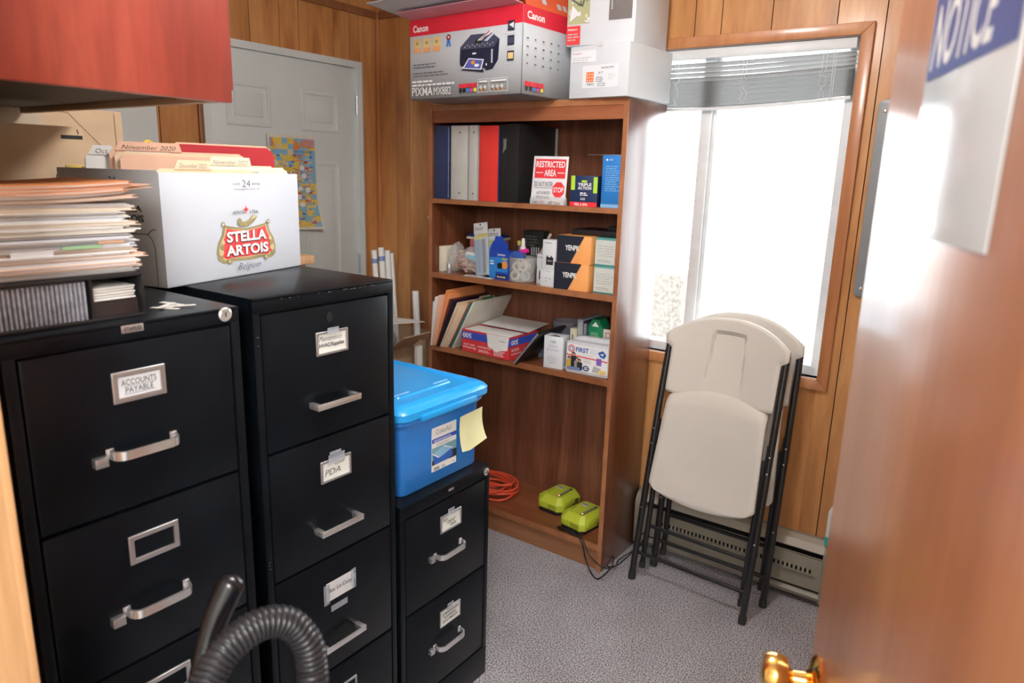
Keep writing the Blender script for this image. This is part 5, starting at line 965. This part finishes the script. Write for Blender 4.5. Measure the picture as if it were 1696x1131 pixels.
for k in range(33):
    x = .006 + k * .0066; o = MB().box((x, .004, .005), (x + .0034, od - .02, oh - .008), mat('silver blue sleeve', (.34, .36, .42), .4, var=.3, scale=90), .0006); o.build('slot_sleeve', og)
for k in range(5):
    t = thing('index_card', 'white card lying in the right tray of the black organizer', 'card', (1.602, -.585, HL), R(91.5), 'cards in the organizer'); MB().box((.234, .010 + .003 * (k % 2), .0312 + .0045 * k), (.302, .13, .0345 + .0045 * k), PAPER, .0005).build('card', t)
PBL = [mat('bluish paper', (.66, .68, .74), .8), PAPER, mat('warm paper', (.78, .74, .66), .8), mat('grey white paper', (.60, .60, .62), .8)]
z = HL + oh + .0008; g_ = random.Random(21); N_ = 24; FOLD = [MANILA, MANILA2, MANILA, PAPER]
tg = []
for k in range(N_):
    top = k >= N_ - 5; thk = .0056 if not top else .0052; w = .315 + g_.uniform(-.006, .016); dx = g_.uniform(-.007, .010); dy = g_.uniform(-.010, .004)
    isf = k in (2, 4, 6, 13, 17, 19, 21, 22, 23); m_ = {23: ORANGEC, 22: mat('salmon card', (.85, .50, .34), .7), 21: ORANGEC, 19: MANILA2}.get(k, MANILA if k % 2 else MANILA2) if isf else None
    if k == N_ - 1: lab = 'topmost orange folder of the tall paper stack on the left cabinet'
    elif k == N_ - 2: lab = 'salmon folder just under the top of the paper stack, sticking out to the right'
    elif isf: lab = 'manila folder with papers within the tall paper stack'
    else: lab = 'bundle of white papers within the tall paper stack'
    t = thing('file_folder' if isf else 'paper_bundle', lab, 'folder' if isf else 'papers', (1.585 + dy, -.592 + dx, z), R(90 + g_.uniform(-1.5, 1.5)), 'folders and papers stacked on the left cabinet')
    n = 8; 
    def sheet(z0, th, w_, d_, m, nm, y0=0, bend=0, ext=0):
        b = MB(); xs = [w_ * i / n for i in range(n + 1)]
        def zz(x): return z0 + (bend * ((x / w_ - .35) ** 2) if top else 0)
        vs = []
        for x in xs:
            for y in (y0, y0 + d_): vs += [(x, y, zz(x)), (x, y, zz(x) + th)]
        fs = []
        for i in range(n): a = 4 * i; fs += [(a, a + 4, a + 5, a + 1), (a + 3, a + 7, a + 6, a + 2), (a + 1, a + 5, a + 7, a + 3), (a, a + 2, a + 6, a + 4)]
        fs += [(0, 1, 3, 2), (4 * n, 4 * n + 2, 4 * n + 3, 4 * n + 1)]
        return b.add(vs, fs, m).build(nm, t)
    bend = .022
    if isf:
        ext = .028 if k == 22 else 0
        sheet(0, .0006, w + ext, .235, m_, 'cover', 0, bend); sheet(.0007, thk - .0016, w - .008, .228, PBL[g_.randrange(3)], 'sheets', .003, bend); sheet(thk - .0008, .0007, w - .004 + ext, .235, m_, 'cover', 0, bend)
    else:
        for j in range(3): sheet(thk / 3 * j, thk / 3 - .0002, w - g_.uniform(0, .016), .232, PBL[g_.randrange(4)], 'sheets', g_.uniform(-.003, .004), bend)
    if k in (6, 7, 8):
        c = {6: LABP, 7: mat('green tab', (.30, .52, .30), .6), 8: mat('orange tab', (.80, .50, .30), .6)}[k]; x = {6: .125, 7: .195, 8: .250}[k]; MB().box((x, -.006, .0008 if k > 6 else -.006), (x + (.058 if k != 8 else .042), -.004, .006 if k > 6 else .007), c).build('index_tab', t)
    z += thk + .0002
# label strips on the left cabinet top
for k, (x, y, a) in enumerate(((1.560, -.222, .5), (1.548, -.205, -.6), (1.535, -.196, .2), (1.570, -.200, 1.2), (1.552, -.215, 2.2))):
    o = MB().box((-.026, -.005, 0), (.026, .005, .0007), mat('off white label strip', (.78, .76, .70), .6)).build('label_strip'); o.location = (x, y, HL + .0003 + .0009 * k); o.rotation_euler = (0, 0, a); tag(o, 'narrow off white label strip in the small heap on the left cabinet', 'label strip', 'label strips on the left cabinet')
for k, (x, y) in enumerate(((1.52, -.262), (1.50, -.258))):
    o = MB().lathe([(.006, 0), (.006, .0012), (.0005, .0014)], mat('dull gold disc', (.7, .6, .35), .4, .4), 14).build('coin'); o.location = (x, y, HL + .0002); tag(o, 'small pale disc beside the organizer on the left cabinet', 'disc', 'small discs beside the organizer')

# ---------------------------------------------------------------- poster on the white door
pst = thing('poster', 'colourful comic style poster stuck on the white door, lower corner curling', 'poster', (.0, 1.140, 1.283)); n = 10; PW_, PH_ = .272, .428
def pz(u, v): return .0035 + (.030 * max(0, u - .55) * max(0, .35 - v) * 8 if v < .35 else 0) + .002 * math.sin(u * 5)
def P3(u, v, off=0): return (pz(u, v) + off, PW_ * u + .02 * max(0, .3 - v) * u, PH_ * v)
vs = [P3(i / n, j / n) for i in range(n + 1) for j in range(n + 1)]; vs += [P3(i / n, j / n, -.0006) for i in range(n + 1) for j in range(n + 1)]; fs = []
for i in range(n):
    for j in range(n): a = i * (n + 1) + j; fs += [(a, a + n + 1, a + n + 2, a + 1), (121 + a, 121 + a + 1, 121 + a + n + 2, 121 + a + n + 1)]
MB().add(vs, fs, mat('poster paper', (.74, .72, .62), .4), None, True).build('sheet', pst)
b = MB(); g_ = random.Random(9); pc = [mat('poster ' + c_, v_, .45) for c_, v_ in (('yellow', (.80, .58, .10)), ('sky', (.25, .50, .68)), ('orange', (.80, .28, .06)), ('red', (.62, .08, .08)), ('lilac', (.45, .35, .6)), ('green', (.35, .5, .2)), ('sand', (.72, .6, .35)), ('blue', (.10, .2, .55)))]
def patch(u0, v0, u1, v1, m, off): b.add([P3(u0, v0, off), P3(u1, v0, off), P3(u1, v1, off), P3(u0, v1, off)], [(0, 1, 2, 3)], m)
for i in range(8):
    for j in range(16): u, v = .04 + i * .115, .03 + j * .0585; patch(u, v, u + .115, v + .0585, pc[(0, 1, 0, 6, 1, 2, 0, 1)[g_.randrange(8)]] if i < 5 else pc[1 if g_.random() < .7 else 0], .0010)
for _ in range(330):
    u, v = g_.uniform(.05, .86), g_.uniform(.04, .78); patch(u, v, u + g_.uniform(.02, .08), v + g_.uniform(.008, .026), pc[g_.randrange(8)], .0014 + _ * .000002)
for _ in range(16):
    u, v = .08 + .8 * g_.random(), .12 + .62 * g_.random(); k = 12; vs = [P3(u + .055 * math.cos(2 * math.pi * i / k), v + .028 * math.sin(2 * math.pi * i / k), .0020) for i in range(k)]; b.add(vs, [list(range(k))], PAPER)
patch(.04, .875, .95, .965, pc[4], .0016)
b.build('poster_print', pst)
q = Print(frame((.0050, 0, 0), (0, 1, 0), (0, 0, 1))); q.text('WORKPLACE', .018, .372, .225, .034, pc[2], .05).text('PICK THE SAFETY HAZARDS', .06, .350, .18, .010, mat('poster blue', (.1, .2, .55), .45), .02).text('IN THE OFFICE TODAY', .06, .334, .14, .010, pc[3], .02); q.build('poster_title', pst)

# ---------------------------------------------------------------- clutter in the far corner
t = thing('cardboard_box', 'open brown cardboard box on the floor in the far corner, full of rolls and sheets', 'cardboard box', (.17, 1.22, 0)); b = MB()
for a, c in (((0, 0, 0), (.40, .42, .004)), ((0, 0, 0), (.40, .004, .80)), ((0, .416, 0), (.40, .42, .82)), ((0, 0, 0), (.004, .42, .80)), ((.396, 0, 0), (.40, .42, .80))): b.box(a, c, KRAFT)
b.build('carton_body', t)
MB().box((0, 0, 0), (.004, .17, .14), KRAFT, 0, Matrix.Translation((.398, .06, .79)) @ Matrix.Rotation(R(55), 4, 'Y')).build('flap', t)
for k, (x, y, r_, h_) in enumerate(((.335, 1.455, .013, 1.205), (.345, 1.490, .014, 1.215), (.350, 1.525, .014, 1.20), (.345, 1.556, .012, 1.185))):
    t = thing('paper_tube', 'slim white tube in the bundle standing in the far corner', 'tube', (x, y, .006), 0, 'white tubes in the far corner'); L_ = Vector((-.05, -.035, h_ - .006)); MB().tube([(0.05, .03, 0), (0.05 + L_.x, .03 + L_.y, L_.z)], r_, PAPER, 16).build('tube_body', t)
    if k < 2:
        for f in (.86, .95): p = Vector((.05, .03, 0)) + L_ * f; MB().tube([p, p + L_ * .018], r_ + .0008, mat('faint blue band', (.2, .3, .55), .5), 16).build('blue_band', t)
t = thing('paper_roll', 'single white paper roll leaning in the far corner against the bookcase', 'roll', (.535, 1.57, 0)); MB().tube([(.005, 0, .024), (-.062, .01, 1.015)], .016, PAPER, 18).build('roll_body', t)
SHT = mat('white sheet', (.80, .79, .76), .7)
t = thing('paper_sheet', 'white sheets with a red line fanned out on top of the corner box', 'paper', (.30, 1.16, .93)); F = frame((0, 0, 0), (.95, .1, .02), (-.1, .95, -.12)); MB().box((0, 0, 0), (.36, .28, .003), SHT, 0, F).box((.03, -.02, .0035), (.33, .25, .0055), SHT, 0, F @ Matrix.Rotation(.12, 4, 'Z')).build('sheets', t)
q = Print(F @ Matrix.Translation((0, 0, .0056))); q.line([(.05, .05), (.32, .12)], .003, mat('faint red line', (.7, .25, .2), .6)); q.build('print', t)
MB().box((0, 0, -.14), (.20, .20, -.001), KRAFT).build('support_pad', t) if False else None
t = carton('white_box', 'small white box at the front of the far corner clutter', 'box', (.235, 1.05, .0), R(3), .29, .14, .735, SHT)
t = thing('paper_strip', 'narrow white strip standing beside the bookcase in the far corner', 'paper', (.615, 1.42, 0)); MB().box((0, 0, 0.0005), (.022, .03, .80), SHT, .001).build('strip', t)
o = MB().prism([(0, .020), (.022, .028), (.020, 0)], 0, .002, PAPER, frame((.335, YW - .001, 1.325), (1, 0, 0), (0, 0, 1))).build('paper_scrap'); tag(o, 'tiny white paper scrap stuck on the panelling left of the bookcase', 'paper scrap')
GB = mat('grey brown printed board', (.30, .25, .22), .75, var=.15)
t = thing('printed_board', 'grey brown printed board standing behind the blue tote', 'board', (.80, 1.14, 0), 0); MB().box((0, 0, .0005), (.362, .03, .742), GB, .002).build('board', t)
q = Print(FR()); g_ = random.Random(3)
for _ in range(60): x, z_ = g_.uniform(.24, .33), g_.uniform(.35, .72); q.line([(x, z_), (x + g_.uniform(.008, .028), z_ + g_.uniform(-.006, .010))], .0018, INK)
q.build('scribbles', t)

# ---------------------------------------------------------------- folding chairs
CHW = mat('cream white chair plastic', (.66, .62, .565), .5, 0, .02, 3, bump=.02); CHB = mat('black powder coated tube', (.012, .012, .014), .3, bump=.03, coat=.3); CAPM = mat('rubber foot', (.02, .02, .02), .7)
def slab(rows, hw, arch, wf, th, n, m, M):
    b = MB(); vs = []; R_ = len(rows)
    for s_ in (0, 1):
        for v in rows:
            h_ = hw(v)
            for i in range(n + 1):
                u = -1 + 2 * i / n; uu = u * h_; edge = max(0, (abs(u) - .93) / .07); top = min(1, (v - rows[0]) / .012, (rows[-1] - v) / .012); e2 = max(0, 1 - top)
                vs.append((uu, v + arch(u, v), wf(uu, v) - (th * .35 * (edge ** 2 + e2 ** 2) if s_ == 0 else th)))
    K = n + 1; O = R_ * K; fs = []
    for j in range(R_ - 1):
        for i in range(n): a = j * K + i; fs += [(a, a + 1, a + K + 1, a + K), (O + a, O + a + K, O + a + K + 1, O + a + 1)]
    for j in range(R_ - 1): a = j * K; fs += [(a, a + K, O + a + K, O + a), (a + n, O + a + n, O + a + n + K, a + n + K)]
    for i in range(n): fs += [(i, O + i, O + i + 1, i + 1), ((R_ - 1) * K + i, (R_ - 1) * K + i + 1, O + (R_ - 1) * K + i + 1, O + (R_ - 1) * K + i)]
    return b.add(vs, fs, m, M, True)
def sst(x): x = max(0, min(1, x)); return x * x * (3 - 2 * x)
def folding_chair(label, foot, U, V):
    U = Vector(U).normalized(); V = Vector(V); V = (V - U * V.dot(U)).normalized(); Fm = frame((0, 0, 0), U, V)
    t = thing('folding_chair', label, 'chair', foot, 0, 'white folding chairs')
    for s_ in (-1, 1):
        x = .2265 * s_
        lg = MB().tube([(x, .012, 0), (x, .30, 0), (x * .995, .72, .002), (x * .985, .985, -.004)], .0125, CHB, 14, Fm).build('leg', t); MB().tube([(x, .002, 0), (x, .03, 0)], .0145, CAPM, 14, Fm).build('rubber_foot', lg)
        x = .203 * s_
        lg = MB().tube([(x, .060, -.030), (x, .30, -.022), (x, .60, -.012)], .0105, CHB, 14, Fm).build('leg', t); MB().tube([(x, .050, -.030), (x, .075, -.0295)], .0125, CAPM, 14, Fm).build('rubber_foot', lg)
        MB().box((x - .004 + .012 * s_, .52, -.012), (x + .003 + .012 * s_, .66, .008), CHB, .001, Fm).build('hinge_plate', t)
        for v in (.56, .62, .30): MB().lathe([(.004, 0), (.004, .0015), (.0005, .002)], CHROME, 10, Fm @ frame((.2265 * s_, v, .0125), (1, 0, 0), (0, 1, 0))).build('rivet', t)
    MB().tube([(-.226, .115, 0), (.226, .115, 0)], .0075, CHB, 12, Fm).build('crossbar', t); MB().tube([(-.203, .225, -.026), (.203, .225, -.026)], .0075, CHB, 12, Fm).build('crossbar', t)
    rows = [.775 + .225 * i / 44 for i in range(45)]
    def hwb(v): return .209 + .026 * sst((v - .945) / .02)
    def archb(u, v): k = sst((v - .80) / .19); return k * (.088 * (1 - abs(u) ** 2.3)) - (1 - k) * .016 * (1 - u * u)
    def wb(u, v):
        c = .018 - .030 * (1 - (u / .22) ** 2)
        r_ = sst((.062 + .012 * (.95 - v) / .1 - abs(u - .004)) / .006) * sst((.958 - v) / .008) * sst((v - .80) / .11)
        return c - .017 * r_
    slab(rows, hwb, archb, wb, .024, 60, CHW, Fm).build('backrest', t)
    rows = [.380 + .390 * i / 40 for i in range(41)]
    def hws(v): return .192 + .018 * (1 - (v - .385) / .395) - .030 * max(0, 1 - (v - .385) / .03) ** 2 - .022 * max(0, 1 - (.78 - v) / .025) ** 2
    def archs(u, v): k = (v - .385) / .395; return k ** 3 * .040 * (1 - abs(u) ** 2.4) - (1 - k) ** 3 * .020 * (1 - u * u)
    def ws(u, v): k = (v - .385) / .395; return .030 - .010 * k - .012 * (1 - (u / .2) ** 2) * sst(k * 3) + .0 - .016 * sst((k - .84) / .16)
    slab(rows, hws, archs, ws, .022, 40, CHW, Fm).build('seat', t)
    return t
folding_chair('front white folding chair with black legs, leaning folded at the window', (1.932, 1.502, .0), (.453, -.022, .0), (.040, .177, .975))
folding_chair('rear white folding chair, half hidden behind the front one against the window', (1.960, 1.652, .0), (.457, -.015, 0), (.030, .112, .985))

# ---------------------------------------------------------------- vacuum cleaner in the foreground
VB = mat('glossy black vacuum plastic', (.006, .006, .008), .22, coat=.1); HOS = mat('dark grey ribbed hose', (.020, .020, .024), .32)
vac = thing('vacuum_cleaner', 'black vacuum cleaner with a ribbed grey hose and curved handle in front of the cabinets', 'vacuum cleaner', (0, 0, 0)); vx, vy = 2.03, -.44
MB().lathe([(.14, .03), (.165, .05), (.17, .20), (.165, .34), (.150, .36)], VB, 40, Matrix.Translation((vx, vy, 0))).build('tank', vac)
MB().lathe([(.168, .335), (.172, .35), (.165, .42), (.12, .47), (.03, .485), (.0005, .486)], HOS, 40, Matrix.Translation((vx, vy, 0))).build('motor_head', vac)
for a in (45, 135, 225, 315): MB().lathe([(.006, 0.0), (.022, .004), (.022, .032), (.006, .036)], BLKP, 18, Matrix.Translation((vx + .14 * math.cos(R(a)), vy + .14 * math.sin(R(a)) - .018, .0225)) @ Matrix.Rotation(R(-90), 4, 'X')).build('wheel', vac)
WD = [(1.9795, -.3815, 1.0295), (1.9775, -.392, 1.0130), (1.977, -.4130, .9790), (1.980, -.4290, .948), (1.988, -.4480, .912), (1.998, -.4620, .880), (2.006, -.475, .845), (2.015, -.48, .76), (2.02, -.47, .62), (2.02, -.45, .48)]
MB().tube(spline(WD, 6), [.0005 + .0185 * math.sqrt(max(0, 1 - (1 - min(1, i / 5.0)) ** 2)) - (.004 * sst((i - 6) / 16)) for i in range(len(spline(WD, 6)))], VB, 24).build('wand_handle', vac)
HP = spline([(2.115, -.52, .78), (2.085, -.515, .86), (2.0615, -.499, .925), (2.051, -.473, .957), (2.048, -.440, .982), (2.052, -.398, .992), (2.066, -.366, .983), (2.084, -.352, .955), (2.094, -.352, .923), (2.102, -.358, .890), (2.112, -.372, .78), (2.10, -.39, .62), (2.08, -.41, .47)], 8)
# resample evenly and add ribs
D = [0]
for a, c in zip(HP, HP[1:]): D.append(D[-1] + (c - a).length)
pts = []; rad = []; step = .0018; d_ = 0; i = 0
while d_ < D[-1]:
    while D[i + 1] < d_: i += 1
    f = (d_ - D[i]) / (D[i + 1] - D[i]); pts.append(HP[i].lerp(HP[i + 1], f)); rad.append((.0188, .0206, .0213, .0206)[len(pts) % 4]); d_ += step
MB().tube(pts, rad, HOS, 22).build('hose', vac)
MB().lathe([(.026, 0), (.026, .05), (.022, .06)], BLKP, 24, Matrix.Translation((2.08, -.41, .43))).build('hose_collar', vac)
print('built')
